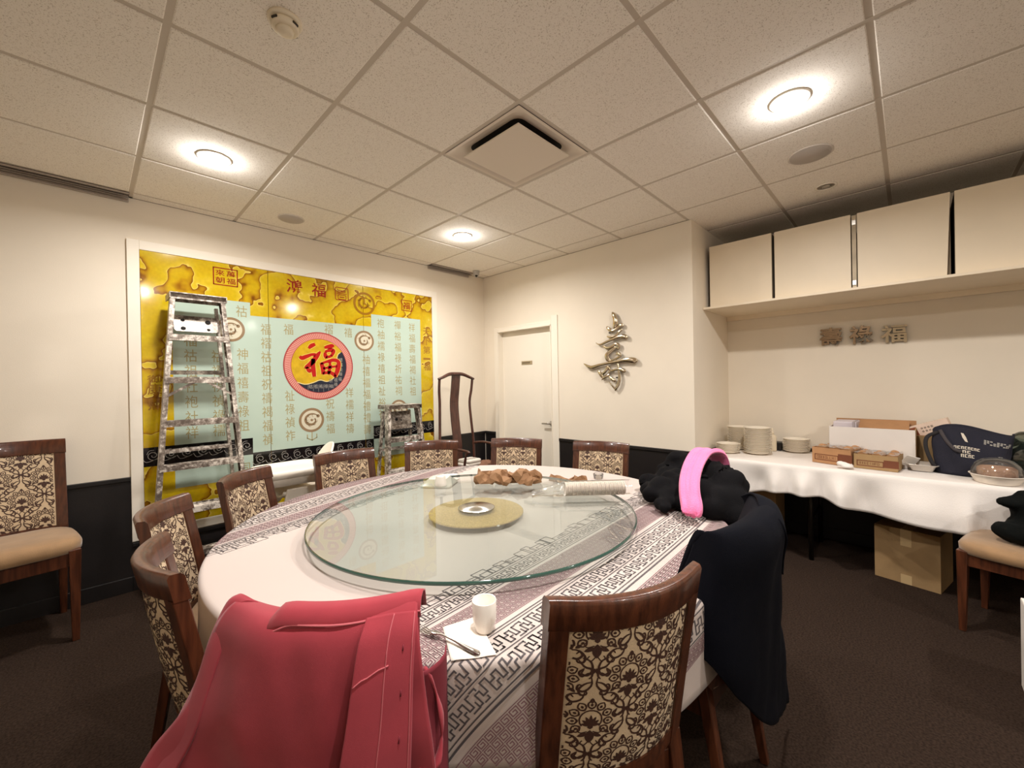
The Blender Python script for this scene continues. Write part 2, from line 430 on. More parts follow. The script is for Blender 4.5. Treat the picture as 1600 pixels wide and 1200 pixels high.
# ------------------------------------------------------------------ ceiling fittings
M_RING = pm('downlight_ring', (235, 228, 215), 0.5)
M_GLOW = emission('downlight_glow', (1.0, 0.87, 0.68), 45.0)
labels = ['lit recessed downlight in the ceiling above the tall stepladder', 'lit recessed downlight in the ceiling nearest the room corner and camera dome',
          'lit recessed downlight in the ceiling beside the large round speaker grille and the cupboards', 'lit recessed downlight overhead, just out of view above the near chairs',
          'added unseen downlight behind the camera, to brighten the cupboard side', 'added unseen downlight straight behind the camera, to brighten the room']
proto = None
for (x, y), lb in zip(LAMP_SPOTS, labels):
    if proto is None:
        t = thing('ceiling_light', lb, 'light', (x, y, CEIL-0.001))
        b = MB(); b.lathe([(0.086, 0.0), (0.086, -0.004), (0.078, -0.007), (0.068, -0.005), (0.066, 0.002)], n=32); b.build('trim_ring', M_RING, t)
        b = MB(); b.lathe([(0.0, -0.0055), (0.03, -0.0055), (0.067, -0.0035), (0.067, 0.0)], n=32); b.build('diffuser', M_GLOW, t)
        ld = bpy.data.lights.new('downlight_lamp', 'AREA'); ld.shape = 'DISK'; ld.size = 0.13; ld.energy = LAMP_WATTS; ld.color = LAMP_COLOR
        ld.spread = radians(165)
        lo = bpy.data.objects.new('lamp', ld); COL.objects.link(lo); lo.parent = t; lo.location = (0, 0, -0.012)
        ld2 = bpy.data.lights.new('added_glow_lamp', 'POINT'); ld2.shadow_soft_size = 0.03; ld2.energy = GLOW_WATTS; ld2.color = LAMP_COLOR
        lo2 = bpy.data.objects.new('lamp', ld2); COL.objects.link(lo2); lo2.parent = t; lo2.location = (0, 0, -0.05)
        proto = t
    else:
        t = copy_tree(proto); place(t, (x, y, CEIL-0.001), 0, lb)
    t['group'] = 'recessed downlights of the room'

M_GRILLE = pm('speaker_grille', (206, 196, 186), 0.7, bump=0.6, bscale=900)
def speaker(x, y, r, lb):
    t = thing('ceiling_speaker', lb, 'speaker', (x, y, CEIL-0.001), 0, 'round ceiling speakers')
    b = MB(); b.lathe([(r, 0.0), (r, -0.004), (r-0.004, -0.007), (r-0.010, -0.006)], n=40); b.build('rim', pm('speaker_rim', (212, 203, 193), 0.6), t)
    b = MB(); b.lathe([(r-0.008, -0.004), (r-0.01, -0.007), (0.0, -0.0085)], n=40); b.build('grille', M_GRILLE, t)
speaker(-2.363, -0.37, 0.094, 'round grey speaker grille in the ceiling by the mural wall')
speaker(-0.49, -3.452, 0.112, 'round grey speaker grille in the ceiling in front of the cupboards')

t = thing('ceiling_light', 'unlit small recessed can light with a dark centre above the cupboards', 'light', (0.095, -3.458, CEIL-0.001))
b = MB(); b.lathe([(0.064, 0), (0.064, -0.004), (0.056, -0.006), (0.05, -0.003), (0.048, 0.012)], n=28); b.build('trim_ring', M_RING, t)
b = MB(); b.lathe([(0.049, 0.0005), (0.03, 0.004), (0.0, 0.004)], n=28); b.build('reflector', pm('can_reflector', (120, 108, 92), 0.25, metal=0.8), t)
b = MB(); b.lathe([(0.0, -0.003), (0.02, -0.003), (0.024, 0.004)], n=20); b.build('bulb', pm('frosted_bulb', (190, 184, 172), 0.4), t)

M_PLAST = pm('ivory_plastic', (226, 214, 190), 0.45)
t = thing('smoke_detector', 'round ivory smoke detector on the ceiling', 'detector', (-2.982, -2.252, CEIL-0.001))
b = MB(); b.lathe([(0.056, 0.0), (0.056, -0.010), (0.05, -0.014), (0.044, -0.014)], n=32); b.build('base', M_PLAST, t)
b = MB(); b.lathe([(0.044, -0.012), (0.046, -0.02), (0.046, -0.030), (0.040, -0.034), (0.03, -0.034)], n=32); b.build('housing', M_PLAST, t)
for k in range(4):
    a = k*pi/2+0.5
    MB().box((0.046*cos(a), 0.046*sin(a), -0.024), (0.006, 0.022, 0.007), (0, 0, a)).build('slot', M_DKMETAL, t)
b = MB(); b.lathe([(0.030, -0.032), (0.028, -0.044), (0.02, -0.048), (0, -0.049)], n=28); b.build('sensor_cap', M_PLAST, t)

# square air diffuser: a panel hung below a dark recess
cx, cy = GX0+1.5*T, GY0+0.5*T
M_DIFF = pm('diffuser_enamel', (224, 212, 196), 0.5)
t = thing('air_diffuser', 'square white air diffuser plate hung below the middle of the ceiling', 'air vent', (cx, cy, CEIL))
b = MB(); w0, w1 = 0.292, 0.215
rows = []
for w, z, rr in ((w0, -0.001, 0.004), (0.275, -0.001, 0.02), (0.258, 0.012, 0.07), (0.20, 0.032, 0.05)):
    ring = []
    for q in range(4):
        for k in range(5):
            a = q*pi/2+k*pi/8; ex, ey = ((1, 1), (-1, 1), (-1, -1), (1, -1))[q]
            ring.append((ex*(w-rr)+rr*cos(a), ey*(w-rr)+rr*sin(a), z))
    rows.append(ring)
b.grid(rows, True, True); b.build('flange', M_DIFF, t)
MB().box((0, 0, 0.034), (0.42, 0.42, 0.004)).build('duct_opening', M_DARKGAP, t)
MB().box((0, 0, -0.018), (w1*2, w1*2, 0.008)).build('plate', M_DIFF, t, bevel=0.002)
for i, j in ((-1, -1), (1, -1), (1, 1), (-1, 1)): MB().box((i*0.15, j*0.15, 0.008), (0.012, 0.012, 0.05)).build('hanger', M_DKMETAL, t)

M_SLOT = pm('grey_vent_metal', (178, 166, 154), 0.5)
def slot_vent(x0, x1, y, w, lb):
    t = thing('linear_vent', lb, 'air vent', ((x0+x1)/2, y, CEIL-0.002), 0, 'slot vents along the mural wall')
    L_ = x1-x0
    MB().box((0, 0, 0.001), (L_, w, 0.003)).build('back_plate', pm('vent_recess', (112, 102, 94), 0.8), t)
    MB().box((0, -(w/2-0.004), -0.003), (L_, 0.008, 0.008)).build('frame_side', M_SLOT, t); MB().box((0, w/2-0.004, -0.017), (L_, 0.008, 0.036)).build('frame_side', M_SLOT, t)
    for k in range(4): MB().box((0, -w/2+0.018+k*(w-0.036)/3, -0.004-0.007*k), (L_-0.01, 0.012, 0.002), (0.6, 0, 0)).build('blade', M_SLOT, t)
slot_vent(-4.55, -3.285, -0.056, 0.09, 'long grey slot vent above the wall chair, left of the mural')
slot_vent(-0.84, -0.255, -0.056, 0.09, 'short grey slot vent in the ceiling by the room corner')

t = thing('security_camera', 'small grey dome camera on the ceiling near the room corner', 'camera', (-0.29, -0.20, CEIL-0.001))
b = MB(); b.lathe([(0.04, 0), (0.04, -0.012), (0.034, -0.03), (0.034, -0.05), (0.0, -0.052)], n=24); b.build('mount', pm('camera_grey', (176, 170, 162), 0.4), t)
b = MB(); b.lathe([(0.0, 0.03), (0.018, 0.026), (0.03, 0.008), (0.03, -0.01), (0.02, -0.026), (0, -0.03)], (-0.004, -0.006, -0.052), 20); b.build('eyeball', pm('camera_grey', (176, 170, 162), 0.4), t)
b = MB(); b.lathe([(0.0, 0.004), (0.013, 0.004), (0.016, -0.004)], (-0.022, -0.026, -0.062), 16, rot=(radians(80), 0, radians(-45))); b.build('lens', pm('camera_lens', (16, 15, 14), 0.1), t)
# ------------------------------------------------------------------ the glass mural with its gold clouds and seal script
GY = -0.016        # front face of the glass
def gold_mat():
    m = bpy.data.materials.new('gold_leaf_clouds'); m.use_nodes = True
    nt = m.node_tree; N = nt.nodes; L = nt.links; p = N['Principled BSDF']
    p.inputs['Roughness'].default_value = 0.10; p.inputs['Specular IOR Level'].default_value = 0.5
    tc = N.new('ShaderNodeTexCoord')
    wn = N.new('ShaderNodeTexNoise'); wn.inputs['Scale'].default_value = 3.6; wn.inputs['Detail'].default_value = 3; wn.inputs['Roughness'].default_value = 0.5
    L.new(tc.outputs['Object'], wn.inputs['Vector'])
    base = N.new('ShaderNodeTexNoise'); base.inputs['Scale'].default_value = 1.5; base.inputs['Detail'].default_value = 1
    L.new(tc.outputs['Object'], base.inputs['Vector'])
    ad = N.new('ShaderNodeMath'); ad.operation = 'MULTIPLY_ADD'; ad.inputs[1].default_value = 0.75; L.new(wn.outputs['Fac'], ad.inputs[0]); L.new(base.outputs['Fac'], ad.inputs[2])
    mul = N.new('ShaderNodeMath'); mul.operation = 'MULTIPLY'; mul.inputs[1].default_value = 5.2; L.new(ad.outputs[0], mul.inputs[0])
    fr = N.new('ShaderNodeMath'); fr.operation = 'FRACT'; L.new(mul.outputs[0], fr.inputs[0])
    rp = N.new('ShaderNodeValToRGB'); e = rp.color_ramp.elements
    e[0].position = 0.0; e[0].color = srgb(112, 66, 8)
    e[1].position = 1.0; e[1].color = srgb(228, 202, 100)
    for pos, c in ((0.03, (132, 82, 10)), (0.10, (168, 124, 16)), (0.24, (192, 158, 18)), (0.75, (198, 170, 26)), (0.95, (206, 178, 48))):
        x = e.new(pos); x.color = srgb(*c)
    L.new(fr.outputs[0], rp.inputs[0])
    g = N.new('ShaderNodeTexNoise'); g.inputs['Scale'].default_value = 45; g.inputs['Detail'].default_value = 4
    L.new(tc.outputs['Object'], g.inputs['Vector'])
    mr = N.new('ShaderNodeMapRange'); mr.inputs[3].default_value = 0.82; mr.inputs[4].default_value = 1.15; L.new(g.outputs['Fac'], mr.inputs[0])
    mx = N.new('ShaderNodeMixRGB'); mx.blend_type = 'MULTIPLY'; mx.inputs[0].default_value = 1.0
    L.new(rp.outputs[0], mx.inputs[1]); L.new(mr.outputs[0], mx.inputs[2]); L.new(mx.outputs[0], p.inputs['Base Color'])
    return m
M_GOLD = gold_mat()
def gm(n, rgb, **k): return pm(n, rgb, 0.10, **k)
M_PALE = gm('pale_celadon_glass', (178, 196, 182), var=0.03, vscale=2.5)
M_BLACKG = gm('black_glass', (17, 15, 18))
M_INKG = gm('bronze_print', (160, 148, 104)); M_INKB = gm('taupe_print', (141, 116, 88)); M_INKR = gm('red_print', (142, 38, 24))
M_REDB = gm('bright_red_print', (176, 28, 26)); M_PINK = gm('rose_print', (214, 150, 138)); M_SILV = gm('silver_print', (150, 146, 140))
M_DKBL = gm('slate_print', (38, 42, 56)); M_INKO = gm('ochre_print', (150, 104, 24)); M_GOLDP = gm('gold_print', (196, 160, 34), var=0.12, vscale=20)
M_PALEP = gm('pale_print', (206, 200, 178))

mural = thing('mural', 'large gold and celadon glass wall mural with a red fortune roundel', 'mural', (-2.018, 0, 1.38))
MX, MZ = -2.018, 1.38
def F(d=0.0):
    """u, v = room x, z; lies d in front of the glass"""
    return lambda u, v, w=0.0: (u-MX, GY-d-w, v-MZ)
X0, X1, Z0, Z1 = -3.237, -0.800, 0.404, 2.362
b = MB()
fr = 0.065
for (a, c, w) in (((X0-fr/2, Z0-fr), (X0-fr/2, Z1+fr), fr), ((X1+fr/2, Z0-fr), (X1+fr/2, Z1+fr), fr)):
    b.bar((a[0]-MX, -0.010, a[1]-MZ), (c[0]-MX, -0.010, c[1]-MZ), 0.020, w, up=(1, 0, 0))
for z in (Z0-fr/2, Z1+fr/2): b.bar((X0-MX, -0.010, z-MZ), (X1-MX, -0.010, z-MZ), 0.020, fr)
b.build('frame', M_TRIMW, mural, bevel=0.002)
S1, S2 = -2.439, -1.608
for a, c in ((X0, S1), (S1, S2), (S2, X1)):
    o = MB().box(((a+c)/2-MX, -0.009, (Z0+Z1)/2-MZ), (c-a-0.004, 0.014, Z1-Z0-0.003)).build('glass_panel', M_GOLD, mural, bevel=0.0008, seg=1)
def flat(mb, poly, d):
    f = F(d); mb.add([f(*p) for p in poly], [tuple(range(len(poly)))]); return mb
def cut(poly_x0, poly_x1, z0, z1, name, mat, d=0.0004):
    """a rectangle of print broken at the two glass joints"""
    b = MB(); e = [poly_x0]+[s for s in (S1, S2) if poly_x0 < s < poly_x1]+[poly_x1]
    for a, c in zip(e, e[1:]):
        a2 = a+0.002 if a in (S1, S2) else a; c2 = c-0.002 if c in (S1, S2) else c
        flat(b, [(a2, z0), (c2, z0), (c2, z1), (a2, z1)], d)
    return b.build(name, mat, mural)
# pale field: three stepped areas
for x0, x1, z0, z1 in ((-3.066, -2.572, 0.660, 2.075), (-2.572, -1.527, 0.78, 1.970), (-1.527, -0.957, 0.662, 2.094)):
    cut(x0, x1, z0, z1, 'pale_field', M_PALE)
BANDS = [(X0, -2.571, 0.841, 0.975), (-2.571, -1.523, 0.724, 0.854), (-1.523, X1, 0.850, 0.980)]
scroll = MB()
for x0, x1, z0, z1 in BANDS:
    cut(x0, x1, z0, z1, 'black_band', M_BLACKG, 0.0008)
    zc = (z0+z1)/2; n = max(1, round((x1-x0)/0.098)); p = (x1-x0)/n
    for k in range(n):      # running scroll waves
        cx = x0+p*(k+0.55); pts = []
        for i in range(30):
            a = pi*0.15+i/29*2*pi*1.45; r = 0.006+0.030*(i/29)**0.9
            pts.append((cx+r*cos(a+2.4), zc+0.008+r*sin(a+2.4)*0.95))
        lx, lz = pts[-1]
        pts += [(lx-0.02, zc-0.030), (lx-0.042, zc-0.022)] if False else []
        ribbon(scroll, pts, 0.0042, F(0.0012))
        q = spline([(cx-p*0.62, zc-0.006), (cx-p*0.42, zc-0.034), (cx-0.006, zc-0.028), (cx+0.026, zc-0.012)], 12)
        ribbon(scroll, q, 0.0042, F(0.0012))
        ribbon(scroll, spline([(cx+0.005, zc+0.046), (cx-0.022, zc+0.042), (cx-0.034, zc+0.018)], 8), 0.0036, F(0.0012))
stuff(scroll.build('scroll_border', M_SILV, mural))

# columns of seal script
CH = '福褔祿壽禧禎祥祈祐祺神社祖禮祝祠祚祉禱禪褶裕福祗袖襦祿禔祜福袍褐'
rnd = random.Random(11)
cols = [(-2.963, 1.86, 0.72), (-2.797, 1.86, 0.72), (-2.632, 1.998, 0.62), (-2.462, 1.867, 0.93), (-2.288, 1.881, 0.93), (-2.115, 1.866, 1.25), (-1.946, 1.909, 0.93),
        (-1.762, 1.893, 0.93), (-1.588, 1.64, 0.93), (-1.425, 2.013, 1.06), (-1.235, 2.010, 1.28), (-1.063, 2.001, 1.20)]
medals = [(-1.595, 2.19, 0.112), (-1.603, 1.823, 0.100), (-2.111, 1.085, 0.108), (-2.707, 1.847, 0.096), (-1.237, 1.126, 0.104)]
BIG = (-2.030, 1.570)
seal = MB()
for x, zt, zb in cols:
    z = zt
    while z > zb:
        ok = hypot(x-BIG[0], z-BIG[1]) > 0.345 and all(hypot(x-a, z-c) > r+0.05 for a, c, r in medals) and not any(b0 < x < b1 and c0-0.05 < z < c1+0.05 for b0, b1, c0, c1 in BANDS)
        if ok: put_text(seal, rnd.choice(CH), x, z, 0.076, 0.092, F(0.0009))
        z -= 0.1145
stuff(seal.build('seal_script', M_INKG, mural))

red = MB()
put_text(red, '鴻', -2.233, 2.262, 0.130, 0.118, F(0.0009), offset=0.012)
put_text(red, '福', -2.028, 2.258, 0.124, 0.120, F(0.0009), offset=0.012)
# the third character as a rounded box of nested lines, as printed
def rrect(cx, cz, w, h, r, n=5):
    pts = []
    for (sx, sz, a0) in ((1, 1, 0), (-1, 1, pi/2), (-1, -1, pi), (1, -1, 3*pi/2)):
        for k in range(n): a = a0+k/(n-1)*pi/2; pts.append((cx+sx*(w/2-r)+r*cos(a), cz+sz*(h/2-r)+r*sin(a)))
    return pts+[pts[0]]
ribbon(red, rrect(-1.817, 2.253, 0.122, 0.116, 0.012), 0.007, F(0.0009))
segs(red, [(-1.860, 2.296), (-1.852, 2.284), (-1.786, 2.284), (-1.786, 2.272), (-1.850, 2.272)], 0.006, F(0.0009))
segs(red, [(-1.862, 2.256), (-1.772, 2.256)], 0.006, F(0.0009))
ribbon(red, rrect(-1.815, 2.222, 0.076, 0.040, 0.010), 0.006, F(0.0009))
segs(red, [(-1.835, 2.222), (-1.795, 2.222)], 0.008, F(0.0009))
# stamps
for cx, cz, w, h, chs in ((-2.735, 2.255, 0.156, 0.130, '萬福來朝'), (-1.121, 2.228, 0.118, 0.108, '福')):
    segs(red, [(cx-w/2, cz-h/2), (cx+w/2, cz-h/2), (cx+w/2, cz+h/2), (cx-w/2, cz+h/2), (cx-w/2, cz-h/2)], 0.008, F(0.0009))
    if len(chs) == 4:
        for ch, (i, j) in zip(chs, ((1, 1), (1, -1), (-1, 1), (-1, -1))): put_text(red, ch, cx+i*w*0.23, cz+j*h*0.22, w*0.38, h*0.36, F(0.0009), offset=0.01)
    else: put_text(red, chs, cx, cz, w*0.72, h*0.72, F(0.0009), offset=0.012)
segs(red, [(-1.462, 2.286), (-1.424, 2.284)], 0.005, F(0.0009)); ribbon(red, rrect(-1.443, 2.268, 0.06, 0.018, 0.006), 0.005, F(0.0009))
stuff(red.build('red_characters', M_INKR, mural))
och = MB()
for ch, z in zip('天下第一福', (1.968, 1.862, 1.766, 1.668, 1.580)): put_text(och, ch, -0.878, z, 0.092, 0.022 if ch == '一' else 0.084, F(0.0009), offset=0.01)
for ch, z in zip('康熙', (1.386, 1.277)): put_text(och, ch, -3.168, z, 0.08, 0.08, F(0.0009), offset=0.012)
put_text(och, '御', -3.170, 1.468, 0.08, 0.075, F(0.0009), offset=0.012)
stuff(och.build('ochre_characters', M_INKO, mural))

# medallions with a coiled beast
def disc(mb, cx, cz, r0, r1, d, n=40):
    f = F(d)
    if r0 <= 0: mb.add([f(cx+r1*cos(2*pi*k/n), cz+r1*sin(2*pi*k/n)) for k in range(n)], [tuple(range(n))])
    else:
        mb.add([f(cx+r*cos(2*pi*k/n), cz+r*sin(2*pi*k/n)) for r in (r0, r1) for k in range(n)], [(k, (k+1) % n, n+(k+1) % n, n+k) for k in range(n)])
for i, (cx, cz, r) in enumerate(medals):
    yel = (i == 0)
    b = MB(); disc(b, cx, cz, r*0.80, r, 0.0014); ring = b.build('medallion', M_INKO if yel else M_INKB, mural)
    if not yel:
        b = MB(); disc(b, cx, cz, 0, r*0.80, 0.0012); b.build('medallion_field', M_PALEP, ring)
    b = MB(); rr = random.Random(i+3); fn = F(0.0018)
    body = [(cx+r*0.62*(1-0.55*k/26)*cos(0.6+k*0.24), cz+r*0.55*(1-0.5*k/26)*sin(0.6+k*0.24)) for k in range(27)]
    ribbon(b, body, [r*(0.05+0.16*sin(pi*k/26)) for k in range(27)], fn)
    for k in range(3, 26, 3):
        x, z = body[k]; a = rr.uniform(0, 6.28)
        ribbon(b, spline([(x, z), (x+r*0.16*cos(a), z+r*0.16*sin(a)), (x+r*0.26*cos(a+0.7), z+r*0.26*sin(a+0.7))], 6), [r*0.06*(1-j/7) for j in range(6)], fn)
    disc(b, body[0][0], body[0][1], 0, r*0.14, 0.0018, 12); disc(b, cx, cz, 0, r*0.10, 0.0018, 12)
    stuff(b.build('coiled_beast', M_INKO if yel else M_INKB, ring))
# the hanger below the lower medallion
b = MB(); segs(b, [(-2.150, 0.955), (-2.150, 0.925), (-2.110, 0.905), (-2.070, 0.925), (-2.070, 0.955)], 0.008, F(0.0009)); segs(b, [(-2.110, 0.975), (-2.110, 0.905)], 0.008, F(0.0009))
stuff(b.build('pendant_print', M_INKG, mural))

# the big roundel
cx, cz = BIG
b = MB(); disc(b, cx, cz, 0.244, 0.302, 0.0020, 64); rd = b.build('roundel', M_PINK, mural)
b = MB()
for k in range(110):
    a = 2*pi*k/110; ribbon(b, [(cx+0.250*cos(a), cz+0.250*sin(a)), (cx+0.300*cos(a+0.05), cz+0.300*sin(a+0.05))], 0.0042, F(0.0024))
disc(b, cx, cz, 0.296, 0.306, 0.0024, 64); disc(b, cx, cz, 0.242, 0.247, 0.0024, 64)
stuff(b.build('roundel_rays', pm('rose_dark_print', (170, 66, 66), 0.1), rd))
b = MB(); disc(b, cx, cz, 0, 0.244, 0.0020, 64); b.build('roundel_field', M_GOLDP, rd)
# dark inscription ground: a crescent from lower left up the right side
top = spline([(cx-0.196, cz-0.145), (cx-0.13, cz-0.165), (cx-0.06, cz-0.150), (cx+0.0, cz-0.128), (cx+0.06, cz-0.142), (cx+0.12, cz-0.110), (cx+0.150, cz-0.04), (cx+0.152, cz+0.06), (cx+0.164, cz+0.108), (cx+0.186, cz+0.128)], 40)
arc = [(cx+0.242*cos(a), cz+0.242*sin(a)) for a in [lerp(-2.50, 0.585, k/39) for k in range(40)]]
b = MB(); f = F(0.0024); b.add([f(*p) for p in top]+[f(*p) for p in arc], [(40+k, 40+k+1, k+1, k) for k in range(39)]); b.build('inscription_ground', M_DKBL, rd)
b = MB(); ribbon(b, top, 0.007, F(0.0028)); b.build('inscription_edge', pm('cream_print', (224, 206, 150), 0.1), rd)
b = MB()
for k, x in enumerate((-0.13, -0.085, -0.04, 0.005, 0.05, 0.095)):
    z = cz-0.185 if k else cz-0.19
    while z > cz-0.225-0.0 and hypot(x, z-cz) < 0.225: put_text(b, rnd.choice(CH), cx+x, z, 0.034, 0.036, F(0.0028), res=1); z -= 0.042
for x, z in ((0.095, -0.135), (0.14, -0.13), (0.14, -0.17), (0.19, 0.06), (0.19, 0.015), (0.19, -0.03), (0.185, -0.075), (0.18, -0.12)):
    put_text(b, rnd.choice(CH), cx+x, cz+z, 0.032, 0.036, F(0.0028), res=1)
for x in (-0.107, -0.062, -0.017, 0.028, 0.073, 0.118): segs(b, [(cx+x, cz-0.17), (cx+x, cz-sqrt(0.236**2-x*x))], 0.002, F(0.0028))
stuff(b.build('inscription', M_SILV, rd))
# the brush-written character, stroke by stroke: (x, y, width) on a 300-unit sheet
STROKES = [
 [(262, 238, 16), (285, 215, 26), (318, 198, 20)],
 [(186, 312, 18), (205, 326, 26), (240, 312, 24), (290, 292, 18), (318, 296, 26)],
 [(362, 262, 10), (340, 292, 26), (306, 340, 30), (270, 380, 28), (236, 408, 22), (228, 418, 8)],
 [(300, 330, 22), (296, 390, 28), (300, 440, 28), (306, 490, 22)],
 [(240, 404, 16), (262, 436, 26), (280, 440, 16)],
 [(398, 226, 16), (430, 216, 24), (468, 206, 26), (486, 212, 12)],
 [(402, 268, 18), (406, 300, 26), (412, 325, 14)],
 [(402, 262, 14), (440, 250, 20), (474, 246, 24), (478, 262, 26), (462, 300, 16)],
 [(410, 318, 14), (440, 306, 18), (466, 298, 14)],
 [(366, 366, 22), (378, 400, 28), (382, 440, 26), (376, 468, 16)],
 [(362, 372, 14), (420, 352, 18), (480, 336, 24), (522, 350, 26), (524, 390, 30), (510, 440, 30), (492, 492, 18)],
 [(446, 356, 16), (444, 400, 20), (436, 446, 20), (428, 470, 10)],
 [(384, 416, 14), (440, 404, 16), (510, 392, 14)],
 [(380, 462, 16), (430, 452, 20), (468, 462, 24), (492, 492, 16)],
]
K = 0.344/342.0; U0, V0 = 357, 348
b = MB()
for st in STROKES:
    s = spline(st, 14); ribbon(b, [(cx+(x-U0)*K, cz-(y-V0)*K+0.045) for x, y, w in s], [w*K*1.40 for x, y, w in s], F(0.0034))
b.build('brush_character', M_REDB, rd)
b = MB()
for st in STROKES:
    s = spline(st, 14); ribbon(b, [(cx+(x-U0)*K, cz-(y-V0)*K+0.045) for x, y, w in s], [w*K*1.40+0.010 for x, y, w in s], F(0.0030))
b.build('character_outline', pm('gilt_print', (222, 196, 96), 0.1), rd)
# ------------------------------------------------------------------ polished metal calligraphy on the door wall
M_STEEL = pm('polished_nickel', (214, 200, 176), 0.12, metal=1.0)
BRUSH = [
 [(478, 152, 14), (500, 190, 40), (520, 250, 46), (516, 310, 50), (500, 352, 26)],
 [(408, 318, 18), (436, 350, 34), (480, 378, 30), (540, 350, 24), (590, 318, 34), (604, 345, 18)],
 [(408, 435, 14), (450, 450, 22), (520, 436, 20), (556, 402, 26), (590, 370, 20)],
 [(262, 500, 5), (318, 530, 18), (390, 506, 22), (480, 478, 24), (560, 455, 30), (630, 462, 44), (650, 490, 30)],
 [(352, 545, 14), (410, 578, 30), (470, 566, 26), (520, 538, 26), (552, 560, 34), (540, 600, 26)],
 [(520, 570, 26), (470, 610, 30), (410, 660, 44), (416, 712, 44), (450, 735, 20)],
 [(520, 650, 26), (556, 660, 36), (566, 690, 26), (510, 716, 16), (440, 736, 14)],
 [(92, 750, 5), (130, 775, 22), (200, 806, 36), (300, 782, 28), (420, 762, 24), (540, 748, 28), (640, 736, 42), (730, 748, 54), (760, 770, 36)],
 [(288, 848, 22), (312, 880, 34), (338, 920, 30), (360, 958, 10)],
 [(330, 900, 24), (380, 862, 28), (418, 812, 32), (440, 850, 24), (420, 890, 20)],
 [(330, 962, 10), (380, 930, 24), (430, 900, 18)],
 [(516, 716, 10), (536, 780, 16), (548, 850, 20), (558, 930, 26), (545, 1010, 28), (505, 1082, 22), (495, 1092, 8)],
 [(505, 1085, 14), (460, 1030, 14), (420, 985, 5)],
 [(430, 872, 10), (490, 850, 20), (560, 842, 24), (610, 862, 38), (620, 880, 22)],
 [(420, 915, 10), (450, 945, 26), (488, 972, 36), (486, 990, 18)],
]
t = thing('calligraphy_sign', 'large polished metal longevity character mounted on the wall right of the door', 'wall art', (0, -1.80, 1.667))
KY, KZ = 0.585/680.0, 0.745/945.0
for st in BRUSH:
    s = spline(st, 18); b = MB()
    b.tube([(-0.024-0.006*sin(pi*k/17), -(x-432)*KY, -(y-622)*KZ) for k, (x, y, w) in enumerate(s)], [max(0.004, w*0.70*KZ) for x, y, w in s], 12, 0.62, up=(1, 0, 0))
    b.build('stroke', M_STEEL, t)
for y, z in ((0.0, 0.18), (-0.05, -0.10), (-0.07, -0.25)): MB().lathe([(0.006, 0), (0.006, 0.02)], (-0.001, y, z), 8, rot=(0, -pi/2, 0)).build('stand_off', M_DKMETAL, t)

# three small metal characters in the recess
M_BRONZE = pm('aged_nickel', (150, 126, 100), 0.25, metal=0.9)
for ch, y, z, w, h, mt, lb in (('壽', -3.386, 1.728, 0.150, 0.150, M_BRONZE, 'small dark metal longevity character on the recess wall, nearest the corner'),
                     ('祿', -3.580, 1.726, 0.150, 0.150, M_BRONZE, 'small metal prosperity character between two others on the recess wall'),
                     ('福', -3.776, 1.716, 0.150, 0.140, M_STEEL, 'small shiny metal fortune character on the recess wall, above the brown cartons')):
    t = tag(None or bpy.data.objects.new('calligraphy_sign', None), lb, 'wall art', 'three small metal characters'); COL.objects.link(t); t.location = (XR, y, z)
    b = MB(); put_text(b, ch, 0, 0, w, h, lambda u, v, d: (-0.014-d*0.5, -u, v), extrude=0.016, offset=0.018, bevel=0.006, res=2)
    b.build('character', mt, t)
    for yy, zz in ((0.035, 0.02), (-0.035, -0.02)): MB().lathe([(0.004, 0), (0.004, 0.010)], (-0.0005, yy, zz), 8, rot=(0, -pi/2, 0)).build('stand_off', M_DKMETAL, t)
# ------------------------------------------------------------------ dining chairs
def wood_mat(name, c1, c2, rough=0.32, coat=0.25):
    return pm(name, c1, rough, rgb2=c2, vscale=5.0, stretch=(14, 14, 1.3), bump=0.06, bscale=40, coat=coat)
M_WOOD = wood_mat('walnut_stain', (92, 50, 30), (60, 30, 17))
M_UPH = pm('beige_brocade', (212, 188, 154), 0.7, var=0.06, vscale=30, bump=0.25, bscale=500, sheen=0.2)
M_DAMASK = pm('brown_damask_weave', (70, 44, 34), 0.65, bump=0.2, bscale=500)
M_SEAT = pm('tan_velvet', (146, 113, 76), 0.75, var=0.10, vscale=12, bump=0.15, bscale=300, sheen=0.4)

